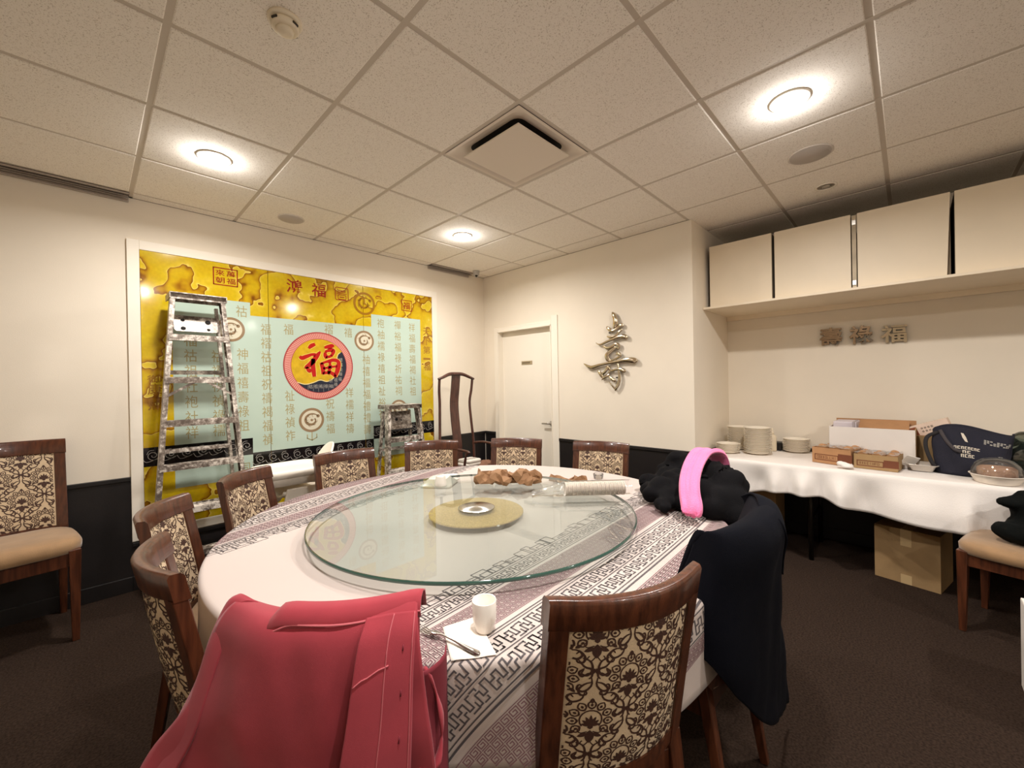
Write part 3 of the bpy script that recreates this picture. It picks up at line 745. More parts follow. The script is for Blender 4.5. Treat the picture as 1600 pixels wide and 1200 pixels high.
HW = 0.205            # half width of the back
ZT = 0.925            # top of the rail
def back_y(x, z):
    """centre surface of the back: raked, and bowed away from the sitter"""
    t = max(-1, min(1, x/HW))
    return -0.185-(z-0.45)*0.165*(1+0.25*(z-0.45))-0.062*(1-t*t)
def damask_motif():
    """printed shapes of one repeat, centred on 0,0: list of (kind, points, width) in metres"""
    out = []
    W, H = 0.158, 0.214
    def petal(cx, cy, a, l, w):
        pts = []
        for k in range(7):
            u = k/6; pts.append((l*u, w*sin(pi*u)**0.8))
        pts += [(x, -y) for x, y in reversed(pts[1:-1])]
        return [(cx+x*cos(a)-y*sin(a), cy+x*sin(a)+y*cos(a)) for x, y in pts]
    # crown of lobes round the medallion
    for k in range(9):
        a = radians(-38+k*32); r = 0.027
        cx, cy = r*cos(a), 0.004+r*1.05*sin(a)
        lp = petal(cx, cy, a, 0.0215, 0.0086)
        out.append(('l', lp+[lp[0]], 0.0034)); out.append(('p', petal(cx+0.006*cos(a), cy+0.006*sin(a), a, 0.0085, 0.0030), 0))
        for s in (-1, 1): out.append(('l', [(cx+0.002*cos(a), cy+0.002*sin(a)), (cx+0.010*cos(a+s*0.9), cy+0.010*sin(a+s*0.9)), (cx+0.013*cos(a+s*0.5), cy+0.013*sin(a+s*0.5))], 0.0024))
    out.append(('p', petal(0, 0.046, pi/2, 0.014, 0.005), 0))
    out.append(('l', [(0.0235*cos(radians(a)), 0.004+0.0245*sin(radians(a))) for a in range(-40, 221, 20)], 0.0034))
    # inner fan
    for k in range(7):
        a = radians(10+k*26.7); out.append(('p', petal(0.0, -0.010, a, 0.027-abs(k-3)*0.0022, 0.0038), 0))
    out.append(('p', petal(0, -0.008, -pi/2, 0.012, 0.006), 0))
    # bud and leaves below
    out.append(('p', petal(0, -0.022, -pi/2, 0.034, 0.010), 0))
    for s in (-1, 1):
        out.append(('p', petal(s*0.004, -0.030, -pi/2+s*1.15, 0.024, 0.0050), 0))
        out.append(('l', spline([(s*0.006, -0.026), (s*0.020, -0.030), (s*0.026, -0.022), (s*0.020, -0.018)], 8), 0.0028))
        out.append(('l', spline([(s*0.002, -0.052), (s*0.010, -0.062), (s*0.018, -0.056), (s*0.014, -0.050)], 8), 0.0026))
    # ogee of scrolls: each half is three C scrolls with curled ends
    for s in (-1, 1):
        for seg in (
            [(0.004, 0.100), (0.018, 0.096), (0.030, 0.082), (0.026, 0.068), (0.014, 0.070), (0.016, 0.080)],
            [(0.024, 0.070), (0.042, 0.070), (0.056, 0.056), (0.054, 0.042), (0.042, 0.042), (0.042, 0.051)],
            [(0.052, 0.052), (0.068, 0.044), (0.073, 0.024), (0.064, 0.010), (0.052, 0.014), (0.056, 0.024)],
            [(0.072, 0.006), (0.074, -0.014), (0.060, -0.030), (0.046, -0.026), (0.048, -0.014), (0.056, -0.016)],
            [(0.062, -0.030), (0.056, -0.050), (0.038, -0.058), (0.028, -0.048), (0.034, -0.040), (0.040, -0.046)],
            [(0.036, -0.058), (0.022, -0.076), (0.008, -0.082), (0.006, -0.098), (0.012, -0.106)],
            [(0.022, -0.080), (0.032, -0.090), (0.026, -0.100), (0.018, -0.094)]):
            out.append(('l', spline([(s*x, y) for x, y in seg], 14), [0.0024+0.0030*sin(pi*k/13) for k in range(14)]))
        out.append(('p', petal(s*0.073, 0.012, pi/2 - s*0.3, 0.016, 0.004), 0))
        out.append(('p', petal(s*0.036, 0.074, pi/2 - s*0.9, 0.016, 0.004), 0))
        out.append(('p', petal(s*0.010, -0.090, -pi/2 + s*0.8, 0.014, 0.004), 0))
    return out, W, H
_MOTIF = damask_motif()
def damask(mb, fn, x0, x1, z0, z1, ox=0.0, oz=0.0):
    out, W, H = _MOTIF
    for i in range(-6, 7):
        for j in range(-6, 7):
            for h in (0, 1):
                cx, cz = (i+0.5*h)*W+ox, (j+0.5*h)*H+oz
                if not (x0-W < cx < x1+W and z0-H < cz < z1+H): continue
                for kind, pts, w in out:
                    P = [(cx+x, cz+y) for x, y in pts]
                    if kind == 'p':
                        if min(p[0] for p in P) < x0 or max(p[0] for p in P) > x1 or min(p[1] for p in P) < z0 or max(p[1] for p in P) > z1: continue
                        n = len(P); mb.add([fn(*p) for p in P], [tuple(range(n))])
                    else:
                        run = []; wr = []
                        for k, p in enumerate(P+[None]):
                            ok = p is not None and x0+0.002 < p[0] < x1-0.002 and z0+0.002 < p[1] < z1-0.002
                            if ok: run.append(p); wr.append(w[k] if isinstance(w, list) else w)
                            else:
                                if len(run) > 1: ribbon(mb, run, wr, fn)
                                run = []; wr = []

def make_chair(label):
    t = thing('dining_chair', label, 'chair')
    PX, PZ0, PZ1 = 0.168, 0.475, 0.865      # upholstered panel
    n = 17
    # panel: a pad bulging a little on both faces
    def face(x, z, s):
        e = (1-(abs(x)/PX)**4)*(1-(abs((z-(PZ0+PZ1)/2)/((PZ1-PZ0)/2)))**4)
        return (x, back_y(x, z)+s*(0.008+0.010*max(0, e)), z)
    b = MB()
    xs_ = [lerp(-PX, PX, k/16) for k in range(17)]; zs_ = [lerp(PZ0, PZ1, k/12) for k in range(13)]
    for s in (1, -1):
        rows = [[face(x, z, s) for x in xs_] for z in zs_]
        if s < 0: rows = [list(reversed(r)) for r in rows]
        b.grid(rows)
    back = b.build('backrest', M_UPH, t)
    b = MB()
    for s in (1, -1):
        damask(b, lambda u, v, s=s: (face(u*s, v, s)[0], face(u*s, v, s)[1]+s*0.0006, v), -PX+0.004, PX-0.004, PZ0+0.004, PZ1-0.004, 0.03, 0.735)
    stuff(b.build('damask_pattern', M_DAMASK, back))
    # top rail
    b = MB(); rows = []
    for k in range(n):
        x = lerp(-HW-0.006, HW+0.006, k/(n-1)); y = lambda z: back_y(x, z)
        prof = [(-0.019, 0.852), (-0.019, 0.915), (-0.012, 0.9245), (0.010, 0.9245), (0.017, 0.915), (0.017, 0.852)]
        rows.append([(x, y(z)+d, z) for d, z in prof])
    b.grid(rows, True, True); b.add(rows[0], [tuple(range(6))]); b.add(rows[-1], [tuple(reversed(range(6)))])
    b.build('top_rail', M_WOOD, t, bevel=0.003)
    b = MB(); rows = []
    for k in range(n):
        x = lerp(-HW, HW, k/(n-1))
        rows.append([(x, back_y(x, z)+d, z) for d, z in ((-0.014, 0.44), (-0.014, 0.482), (0.014, 0.482), (0.014, 0.44))])
    b.grid(rows, False, True); b.build('bottom_rail', M_WOOD, t)
    # stiles that run down into the rear legs
    for s in (-1, 1):
        xc = s*(HW-0.017)
        b = MB(); rows = []
        for k in range(9):
            z = lerp(0.43, 0.855, k/8); y = back_y(xc, z)
            rows.append([(xc-s*0.021, back_y(xc-s*0.021, z)-0.016, z), (xc+s*0.021, y-0.016+0.004, z), (xc+s*0.021, y+0.018+0.004, z), (xc-s*0.021, back_y(xc-s*0.021, z)+0.014, z)])
        if s < 0: rows = [list(reversed(r)) for r in rows]
        b.grid(rows, False, True); b.build('stile', M_WOOD, t, bevel=0.003)
        b = MB(); b.bar((xc, back_y(xc, 0.45)+0.0, 0.46), (xc*1.02, back_y(xc, 0.45)-0.075, 0.0), 0.040, 0.034, up=(0, 1, 0), w2=0.026, h2=0.026); b.build('leg', M_WOOD, t, bevel=0.003)
        b = MB(); b.bar((s*0.195, 0.205, 0.43), (s*0.193, 0.21, 0.0), 0.044, 0.044, up=(0, 1, 0), w2=0.026, h2=0.026); b.build('leg', M_WOOD, t, bevel=0.003)
    # apron
    for a, c in (((-0.195, 0.205), (0.195, 0.205)), ((-0.195, 0.2), (-0.185, -0.2)), ((0.195, 0.2), (0.185, -0.2)), ((-0.185, -0.2), (0.185, -0.2))):
        MB().bar((a[0], a[1], 0.385), (c[0], c[1], 0.385), 0.022, 0.065).build('apron_rail', M_WOOD, t, bevel=0.002)
    # seat cushion
    b = MB(); rows = []
    for z, e in ((0.415, 0.0), (0.422, 0.008), (0.452, 0.010), (0.470, 0.0), (0.480, -0.025), (0.487, -0.08), (0.489, -0.16)):
        ring = []
        for k in range(36):
            a = 2*pi*k/36; ca, sa = cos(a), sin(a); q = (abs(ca)**5+abs(sa)**5)**(-1/5)
            wx = (0.222 if sa > 0 else 0.222-0.012*abs(sa))+e; wy = 0.222+e
            ring.append((wx*q*ca, wy*q*sa+0.008, z))
        rows.append(ring)
    b.grid(rows, True, True); b.add(rows[-1], [tuple(range(36))], True); b.add(rows[0], [tuple(reversed(range(36)))])
    b.build('seat', M_SEAT, t)
    return t
RAIL_Y = back_y(HW, ZT)
CHAIRS = [   # rail middle x, y ; facing degrees ; label
 (-3.345, -2.335, -2, 'brown dining chair at the round table left of the pink jacket chair'),
 (-3.290, -1.745, -24, 'brown dining chair at the round table in front of the foot of the tall stepladder'),
 (-2.910, -1.275, -44, 'brown dining chair at the round table between the stepladder and the white high chair tray'),
 (-2.248, -1.000, -90, 'brown dining chair at the round table in front of the white high chair seat'),
 (-1.573, -1.080, -127, 'brown dining chair at the round table in front of the small step ladder'),
 (-1.055, -1.535, -149, 'brown dining chair at the round table in front of the door'),
 (-0.813, -2.182, -164, 'brown dining chair at the round table below the large metal wall character'),
 (-1.195, -3.060, 141, 'dining chair at the round table under the black coat and pink scarf'),
 (-2.010, -3.475, 90, 'dining chair at the round table under the long navy coat'),
 (-2.628, -3.385, 66, 'nearest bare brown dining chair at the round table, right of the cup and fork'),
 (-3.160, -2.950, 43, 'dining chair at the round table under the dusty pink jacket'),
]
CH_OBJ = []
for i, (x, y, a, lb) in enumerate(CHAIRS):
    o = make_chair(lb) if i == 0 else copy_tree(CH_OBJ[0])
    n_ = Vector((cos(radians(a)), sin(radians(a)), 0))
    end_y = RAIL_Y
    p = Vector((x, y, 0))-n_*end_y
    place(o, p, radians(a-90), lb, 'dining chairs of the room'); CH_OBJ.append(o)
WALL_CHAIR = copy_tree(CH_OBJ[0]); place(WALL_CHAIR, (-3.805, -0.335, 0), pi+radians(7), 'brown dining chair with tan seat standing against the wall left of the mural', 'dining chairs of the room'); WALL_CHAIR.scale = (1.12, 1.0, 1.175)
BUFFET_CHAIR = copy_tree(CH_OBJ[0]); place(BUFFET_CHAIR, (-0.074, -4.313, 0), radians(-16), 'dining chair with tan seat holding a black jacket beside the buffet', 'dining chairs of the room'); BUFFET_CHAIR.scale = (1.07, 1.0, 1.02); CH_OBJ[10].scale = (0.88, 1.0, 1.0)
# ------------------------------------------------------------------ the round table
TC = Vector((-2.13, -2.31, 0)); TR = 1.115; TZ = 0.750
t = thing('round_table', 'large round banquet table under the printed cloth', 'table', (TC.x, TC.y, 0))
b = MB(); b.lathe([(0, TZ-0.034), (TR-0.012, TZ-0.034), (TR-0.006, TZ-0.028), (TR-0.006, TZ-0.008), (TR-0.012, TZ-0.003), (0, TZ-0.003)], n=96); b.build('tabletop', pm('plywood', (150, 118, 80), 0.6, var=0.1), t)
b = MB(); b.lathe([(0.16, 0.715), (0.14, 0.69), (0.055, 0.66), (0.055, 0.12), (0.09, 0.07), (0, 0.07)], n=32); b.build('pedestal', M_DKMETAL, t)
for k in range(4):
    a = k*pi/2+0.4; MB().bar((0.05*cos(a), 0.05*sin(a), 0.07), (0.55*cos(a), 0.55*sin(a), 0.025), 0.07, 0.05, w2=0.05, h2=0.03).build('foot', M_DKMETAL, t, bevel=0.005)
    MB().bar((0.05*cos(a), 0.05*sin(a), 0.62), (0.75*cos(a), 0.75*sin(a), 0.700), 0.04, 0.03).build('brace', M_DKMETAL, t)

DROP = 0.25; LIP = 0.016
def cloth(x, y, off=0.0):
    """cloth plane (room x, y before draping) -> point on the draped cloth, off along its normal"""
    dx, dy = x-TC.x, y-TC.y; r = hypot(dx, dy); a = atan2(dy, dx)
    R0 = TR+0.002
    if r <= R0:
        return (x, y, TZ+off)
    d = r-R0; th = min(d/LIP, pi/2)
    out = LIP*sin(th); z = TZ-LIP*(1-cos(th)); fall = max(0, d-LIP*pi/2)
    z -= fall*0.99
    amp = smoothstep(0.02, 0.28, fall)
    wv = 0.010*sin(9*a+0.7)+0.006*sin(15*a+2.0)+0.003*sin(23*a)
    out += (wv-0.004)*amp + off*sin(th)
    z += off*cos(th)
    rr = R0+out
    return (TC.x+rr*cos(a), TC.y+rr*sin(a), z)
M_CLOTH = pm('white_table_linen', (199, 186, 179), 0.85, bump=0.06, bscale=700, spec=0.2, sheen=0.1)
b = MB(); rows = []
NA = 288
rad = [0.02]+[0.15*k for k in range(1, 7)]+[0.98, 1.04, 1.08, 1.10, 1.117]+[1.117+LIP*pi/2*k/4 for k in range(1, 5)]+[1.117+LIP*pi/2+DROP*k/10 for k in range(1, 11)]
for r in rad: rows.append([cloth(TC.x+r*cos(2*pi*k/NA), TC.y+r*sin(2*pi*k/NA)) for k in range(NA)])
b.grid(rows, True, True); b.add(rows[0], [tuple(reversed(range(NA)))], True)
tc = b.build('tablecloth', M_CLOTH, thing('tablecloth', 'white round tablecloth with dark fretwork stripes on the big table', 'tablecloth', (0, 0, 0)), solid=0.0012)
tc_root = tc.parent; tc.name = 'linen'; tc.data.name = 'linen'
M_INK1 = pm('charcoal_print_ink', (88, 82, 84), 0.85); M_INK2 = pm('plum_print_ink', (136, 100, 106), 0.85); M_INK3 = pm('pale_plum_ground', (222, 204, 202), 0.85)
def subdiv(pts, m=0.05):
    out = [pts[0]]
    for a, c in zip(pts, pts[1:]):
        l = hypot(c[0]-a[0], c[1]-a[1]); n = max(1, int(l/m+0.999))
        out += [(lerp(a[0], c[0], k/n), lerp(a[1], c[1], k/n)) for k in range(1, n+1)]
    return out
def inside(x, y, rmax=TR+0.272): return hypot(x-TC.x, y-TC.y) < rmax
class Stripe:
    """printed stripes on the cloth: s along the stripe, v across it, from an origin and a direction"""
    def __init__(q, ox, oy, deg, sgn, k=1.0): q.k = k; q.o = (ox, oy); q.d = (cos(radians(deg)), sin(radians(deg))); q.n = (-q.d[1]*sgn, q.d[0]*sgn)
    def xy(q, s, v):
        w = 0.010*sin(s*2.3+v*3)*smoothstep(0.08, 0.3, v); v = v*q.k
        return (q.o[0]+q.d[0]*s+q.n[0]*(v+w), q.o[1]+q.d[1]*s+q.n[1]*(v+w))
    def fn(q, off): return lambda s, v: cloth(*q.xy(s, v), off)
    def ok(q, s, v): return inside(*q.xy(s, v))
def line(mb, q, v, w, off=0.0017):
    run = []
    n = 420
    for k in range(n+1):
        s = lerp(-1.5, 1.5, k/n)
        if q.ok(s, v): run.append((s, v))
    if len(run) > 1: ribbon(mb, run, w, q.fn(off))
def pattern(mb, q, pts_of, v0, v1, pitch, w, off=0.0017):
    """repeat a motif (list of polylines in cell units, x 0..1 along, y 0..1 across)"""
    k = int(-1.5/pitch)
    while k*pitch < 1.5:
        s0 = k*pitch
        if q.ok(s0, (v0+v1)/2) and q.ok(s0+pitch, (v0+v1)/2):
            for pl in pts_of(k):
                P = [(s0+x*pitch, v0+y*(v1-v0)) for x, y in pl]
                if max(hypot(q.xy(*p)[0]-TC.x, q.xy(*p)[1]-TC.y) for p in P) > TR-0.02: P = subdiv(P, 0.007)   # follows the turn of the edge
                segs(mb, P, w, q.fn(off))
        k += 1
SPIRAL = [[(0.08, 0.9), (0.9, 0.9), (0.9, 0.1), (0.12, 0.1), (0.12, 0.68), (0.66, 0.68), (0.66, 0.34), (0.38, 0.34)]]
STEP = [[(0, 0.12), (0.0, 0.44), (0.28, 0.44), (0.28, 0.20), (0.55, 0.20), (0.55, 0.72), (0.80, 0.72), (0.80, 0.12), (1.0, 0.12)],
        [(0.02, 0.92), (0.28, 0.92), (0.28, 0.62), (0.42, 0.62)], [(0.62, 0.94), (1.0, 0.94), (1.0, 0.60)]]
STEP2 = [[(0, 0.9), (0.2, 0.9), (0.2, 0.35), (0.45, 0.35), (0.45, 0.65), (0.7, 0.65), (0.7, 0.1), (1.0, 0.1), (1.0, 0.9)], [(0.32, 0.95), (0.58, 0.95), (0.58, 0.80)], [(0.1, 0.08), (0.38, 0.08), (0.38, 0.2)]]
def greek_band(q, v0, v1, rows_, ground=True):
    h = (v1-v0)/rows_
    for r in range(rows_): pattern(ink2, q, lambda k: SPIRAL, v0+r*h, v0+(r+1)*h, h*1.08, h*0.112)
    for v in (v0-0.003, v1+0.003): line(ink2, q, v, 0.0022)
ink1, ink2 = MB(), MB()
def fret_edge(q, seed):
    r = random.Random(seed); s = -1.3
    while s < 1.3:
        w = r.uniform(0.035, 0.075); h = r.uniform(0.02, 0.055); v0 = -0.004-r.choice((0, 0, 0.012))
        if q.ok(s, -0.03) and q.ok(s+w, -0.03):
            segs(ink1, [(s, 0), (s, -h), (s+w, -h), (s+w, 0.0)], 0.0030, q.fn(0.0017))
            if r.random() < 0.6: segs(ink1, [(s+w*0.35, 0), (s+w*0.35, -h*0.55), (s+w*1.3, -h*0.55), (s+w*1.3, 0)], 0.0030, q.fn(0.0017))
        s += w*r.uniform(0.75, 1.15)
def side(q, seed, near):
    fret_edge(q, seed)
    line(ink1, q, 0.0, 0.0034); line(ink1, q, 0.012, 0.003)
    pattern(ink1, q, lambda k: STEP if k % 3 else STEP2, 0.016, 0.056, 0.046, 0.0036)
    line(ink1, q, 0.062, 0.003); line(ink1, q, 0.072, 0.0036)
    greek_band(q, 0.092, 0.205, 5)
    line(ink1, q, 0.228, 0.0036); line(ink1, q, 0.238, 0.003)
    pattern(ink1, q, lambda k: STEP2 if k % 4 else STEP, 0.246, 0.296, 0.056, 0.0042)
    line(ink1, q, 0.302, 0.0032)
    pattern(ink1, q, lambda k: STEP if k % 3 else STEP2, 0.308, 0.358, 0.056, 0.0042)
    line(ink1, q, 0.368, 0.0036); line(ink1, q, 0.382, 0.0060)
    greek_band(q, 0.412, 0.545, 5)
    line(ink1, q, 0.570, 0.0060); line(ink1, q, 0.584, 0.0036)
    pattern(ink1, q, lambda k: STEP2 if k % 4 else STEP, 0.592, 0.646, 0.060, 0.0044)
    line(ink1, q, 0.654, 0.0034)
    greek_band(q, 0.664, 0.708, 2)
side(Stripe(-2.13, -2.835, 3.0, -1), 5, True)
side(Stripe(-2.13, -1.640, 15.5, 1, 0.84), 9, False)
stuff(ink1.build('fretwork_print', M_INK1, tc)); stuff(ink2.build('greek_key_print', M_INK2, tc))

# ------------------------------------------------------------------ turntable
M_GLASS = clear_mat('table_glass', (0.89, 0.945, 0.92, 1), 0.06, 0.015, 0.05, (222, 238, 232))
M_GEDGE = pm('green_glass_edge', (52, 86, 76), 0.08, coat=0.6)
LC = Vector((-2.226, -2.382, 0)); LR = 0.726; LZ = 0.797
t = thing('lazy_susan', 'large round glass turntable with a gold centre on the table', 'turntable', (LC.x, LC.y, TZ))
b = MB(); N_ = 128
for z in (LZ-TZ, ):
    b.add([(LR*cos(2*pi*k/N_), LR*sin(2*pi*k/N_), z) for k in range(N_)], [tuple(range(N_))])
glass = b.build('glass_top', M_GLASS, t)
b = MB(); b.lathe([(LR, LZ-TZ), (LR+0.0025, LZ-TZ-0.002), (LR+0.003, LZ-TZ-0.006), (LR+0.0025, LZ-TZ-0.010), (LR, LZ-TZ-0.012), (LR-0.004, LZ-TZ-0.012), (LR-0.004, LZ-TZ-0.0005)], n=N_)
b.f = [f for f in b.f if len(f) == 4]; b.sm = [True]*len(b.f)
b.build('glass_edge', M_GEDGE, t)
gold = pm('gold_glitter', (206, 176, 110), 0.45, metal=0.35, rgb2=(176, 146, 84), vscale=160, bump=0.5, bscale=420)
b = MB(); b.lathe([(0.0, 0.0335), (0.218, 0.0335), (0.222, 0.0315), (0.222, 0.026), (0.214, 0.024), (0, 0.024)], n=72); b.build('gold_disc', gold, t)
b = MB(); r_ = random.Random(2)
for k in range(70):
    a = r_.uniform(0, 2*pi); r = 0.22*sqrt(r_.uniform(0.12, 0.97)); sz = r_.uniform(0.0012, 0.0028); x, y = r*cos(a), r*sin(a); q = r_.uniform(0, 3)
    b.add([(x+sz*cos(q+j*pi/2), y+sz*sin(q+j*pi/2), 0.0340) for j in range(4)], [(0, 1, 2, 3)])
stuff(b.build('glitter', pm('glitter_flake', (255, 240, 200), 0.15, metal=0.6), t))
b = MB(); b.lathe([(0.16, 0.024), (0.16, 0.004), (0.0, 0.003)], n=48); b.build('bearing_base', pm('grey_plastic', (168, 166, 160), 0.5), t)
M_SPUN = pm('spun_aluminium', (205, 206, 204), 0.22, metal=1.0)
M_SPUN.node_tree.nodes['Principled BSDF'].inputs['Anisotropic'].default_value = 0.85
_tg = M_SPUN.node_tree.nodes.new('ShaderNodeTangent'); _tg.direction_type = 'RADIAL'; _tg.axis = 'Z'
M_SPUN.node_tree.links.new(_tg.outputs[0], M_SPUN.node_tree.nodes['Principled BSDF'].inputs['Tangent'])
b = MB(); b.lathe([(0.086, LZ-TZ+0.0005), (0.086, LZ-TZ+0.003), (0.082, LZ-TZ+0.0045), (0.0, LZ-TZ+0.0055)], n=64); b.build('hub', M_SPUN, t)
MB().box((-0.055, -0.205, 0.027), (0.028, 0.018, 0.006), (0, 0, 0.3)).build('sticker', pm('white_sticker', (230, 228, 220), 0.5), t)
# ------------------------------------------------------------------ paint-splashed stepladders
def splash_mat():
    m = pm('splashed_aluminium', (150, 142, 134), 0.42, metal=0.55)
    nt = m.node_tree; N = nt.nodes; L = nt.links; p = N['Principled BSDF']
    tc = N.new('ShaderNodeTexCoord')
    a = N.new('ShaderNodeTexNoise'); a.inputs['Scale'].default_value = 38; a.inputs['Detail'].default_value = 6; a.inputs['Roughness'].default_value = 0.7
    c = N.new('ShaderNodeTexNoise'); c.inputs['Scale'].default_value = 7; c.inputs['Detail'].default_value = 3
    L.new(tc.outputs['Object'], a.inputs['Vector']); L.new(tc.outputs['Object'], c.inputs['Vector'])
    ad = N.new('ShaderNodeMath'); ad.operation = 'MULTIPLY_ADD'; ad.inputs[1].default_value = 0.55; L.new(c.outputs['Fac'], ad.inputs[0]); L.new(a.outputs['Fac'], ad.inputs[2])
    r = N.new('ShaderNodeValToRGB'); e = r.color_ramp.elements
    e[0].position = 0.64; e[0].color = srgb(112, 101, 93); e[1].position = 0.92; e[1].color = srgb(220, 211, 199)
    x = e.new(0.78); x.color = srgb(154, 143, 133)
    L.new(ad.outputs[0], r.inputs[0]); L.new(r.outputs[0], p.inputs['Base Color'])
    r2 = N.new('ShaderNodeValToRGB'); r2.color_ramp.elements[0].position = 0.74; r2.color_ramp.elements[0].color = (0.7, 0.7, 0.7, 1); r2.color_ramp.elements[1].position = 0.82; r2.color_ramp.elements[1].color = (0, 0, 0, 1)
    L.new(ad.outputs[0], r2.inputs[0]); L.new(r2.outputs[0], p.inputs['Metallic'])
    return m
M_LAD = splash_mat()
M_HOLE = pm('shadowed_hole', (22, 20, 18), 0.9)
def ladder(label, x, top, hw_top, hw_bot, steps, yf_bot, yf_top, yr_bot, yr_top, tall):
    t = thing('stepladder', label, 'ladder', (x, 0, 0))
    hw = lambda z: lerp(hw_bot, hw_top, z/top); yf = lambda z: lerp(yf_bot, yf_top, z/top); yr = lambda z: lerp(yr_bot, yr_top, z/top)
    for s in (-1, 1):
        z1 = top-0.004
        # channel rail: a web with two flanges
        b = MB()
        A = (s*hw(0), yf(0), 0.012); B = (s*hw(z1), yf(z1), z1)
        b.bar((A[0]-s*0.002, A[1]+0.03, A[2]), (B[0]-s*0.002, B[1]+0.03, B[2]), 0.070, 0.004, up=(1, 0, 0))
        b.bar((A[0]-s*0.014, A[1]-0.004, A[2]), (B[0]-s*0.014, B[1]-0.004, B[2]), 0.004, 0.026, up=(1, 0, 0))
        b.bar((A[0]-s*0.014, A[1]+0.064, A[2]), (B[0]-s*0.014, B[1]+0.064, B[2]), 0.004, 0.026, up=(1, 0, 0))
        b.build('front_rail', M_LAD, t)
        MB().box((s*hw(0.02), yf(0)+0.03, 0.012), (0.034, 0.085, 0.024)).build('rubber_foot', M_DKMETAL, t, bevel=0.004)
        b = MB(); b.bar((s*(hw(0)-0.035), yr(0), 0.0), (s*(hw(top)-0.028), yr(top), top-0.06), 0.034, 0.020, up=(1, 0, 0)); b.build('rear_rail', M_LAD, t)
    for i, z in enumerate(steps):
        w = hw(z)-0.004
        b = MB()
        b.box((0, yf(z)+0.028, z), (2*w, 0.080, 0.004)); b.box((0, yf(z)-0.011, z-0.018), (2*w, 0.004, 0.038)); b.box((0, yf(z)+0.067, z-0.012), (2*w, 0.004, 0.026))
        for k in range(4): b.box((0, yf(z)-0.004+k*0.018, z+0.003), (2*w, 0.004, 0.003))
        st = b.build('step', M_LAD, t)
        if tall and i == 1:
            for s in (-1, 1): MB().bar((s*0.035, yf(z)+0.0, z-0.03), (s*(hw(z-0.12)-0.006), yf(z-0.12)+0.0, z-0.13), 0.016, 0.006, up=(0, 1, 0)).build('knee_brace', M_LAD, t)
    for z in ([0.55, 0.95, 1.50] if tall else [0.40, 0.75]):
        MB().bar((-(hw(z)-0.035), yr(z)-0.012, z), (hw(z)-0.035, yr(z)-0.012, z), 0.006, 0.03).build('rear_bar', M_LAD, t)
    # moulded top
    w = hw(top)+0.006
    b = MB()
    b.box((0, (yf(top)+yr(top))/2, top), (2*w, abs(yr(top)-yf(top))+0.07, 0.006))
    b.box((0, yf(top)-0.008, top-0.018), (2*w, 0.005, 0.040)); b.box((0, yr(top)+0.028, top-0.015), (2*w, 0.005, 0.034))
    for s in (-1, 1): b.box((s*w, (yf(top)+yr(top))/2, top-0.018), (0.005, abs(yr(top)-yf(top))+0.07, 0.040))
    b.build('top_cap', M_LAD, t)
    # pail shelf
    zs = top-0.19 if tall else top-0.16
    h = 0.125 if tall else 0.19
    b = MB(); ws = hw(zs)-0.04
    pol = rrect(0, 0, 2*ws, h, 0.02)[:-1]
    R = Matrix.Translation((0, yr(zs)-0.035, zs+0.0)) @ Euler((radians(68), 0, 0)).to_matrix().to_4x4()
    b.prism(pol, -0.003, 0.003, R)
    sh = b.build('pail_shelf', M_LAD, t)
    for (hx, hy, rr) in (((-0.6, 0.2, 0.012), (0.55, 0.15, 0.017), (-0.6, -0.32, 0.015), (0.55, -0.33, 0.010)) if tall else ((-0.1, 0.05, 0.016), (0.25, 0.0, 0.008))):
        b = MB(); b.lathe([(0, 0.0042), (rr, 0.0042), (rr, 0.0)], n=16); b.v = [tuple(R @ (Vector(v)+Vector((hx*ws, hy*h, 0)))) for v in b.v]; b.build('hole', M_HOLE, sh)
    if not tall: MB().box((-0.01, yf(zs)+0.055, zs-0.085), (2*ws*0.9, 0.012, 0.016)).build('tray_lip', M_HOLE, t)
    # spreaders
    zz = top*0.62
    for s in (-1, 1):
        MB().bar((s*(hw(zz)-0.022), yf(zz)+0.06, zz), (s*(hw(zz)-0.03), (yf(zz)+yr(zz))/2+0.01, zz-0.10), 0.014, 0.004, up=(1, 0, 0)).build('spreader', M_CHROME, t)
        MB().bar((s*(hw(zz)-0.030), (yf(zz)+yr(zz))/2+0.01, zz-0.10), (s*(hw(zz)-0.04), yr(zz), zz+0.02), 0.014, 0.004, up=(1, 0, 0)).build('spreader', M_CHROME, t)
    return t
ladder('tall paint-splashed aluminium stepladder standing against the left part of the mural', -2.952, 2.035, 0.152, 0.300, [0.29, 0.585, 0.88, 1.17, 1.46, 1.75][::-1], -0.40, -0.30, -0.12, -0.16, True)
ladder('small paint-splashed aluminium stepladder by the right end of the mural', -1.345, 1.190, 0.172, 0.262, [0.29, 0.58, 0.875][::-1], -0.42, -0.30, -0.10, -0.15, False)

# ------------------------------------------------------------------ white plastic high chair
M_HC = pm('white_high_chair_plastic', (240, 232, 218), 0.38, coat=0.2)
M_HCG = pm('grey_high_chair_leg', (120, 116, 112), 0.4, metal=0.4)
t = thing('high_chair', 'white plastic high chair with tray between the stepladder and table chairs', 'high chair', (-2.36, -0.52, 0))
def rr_ring(cx, cy, z, w, h, r, n=6): return [(cx+x, cy+y, z) for x, y in rrect(0, 0, w, h, r, n)[:-1]]
b = MB()
rows = [rr_ring(-0.095, 0, z, w, h, 0.09) for z, w, h in ((0.735, 0.41, 0.38), (0.745, 0.45, 0.42), (0.788, 0.46, 0.43), (0.796, 0.44, 0.41), (0.788, 0.41, 0.38), (0.776, 0.39, 0.36))]
b.grid(rows, True, True); b.add(rows[-1], [tuple(range(len(rows[-1])))], True); b.add(rows[0], [tuple(reversed(range(len(rows[0]))))], True)
tr = b.build('tray', M_HC, t)
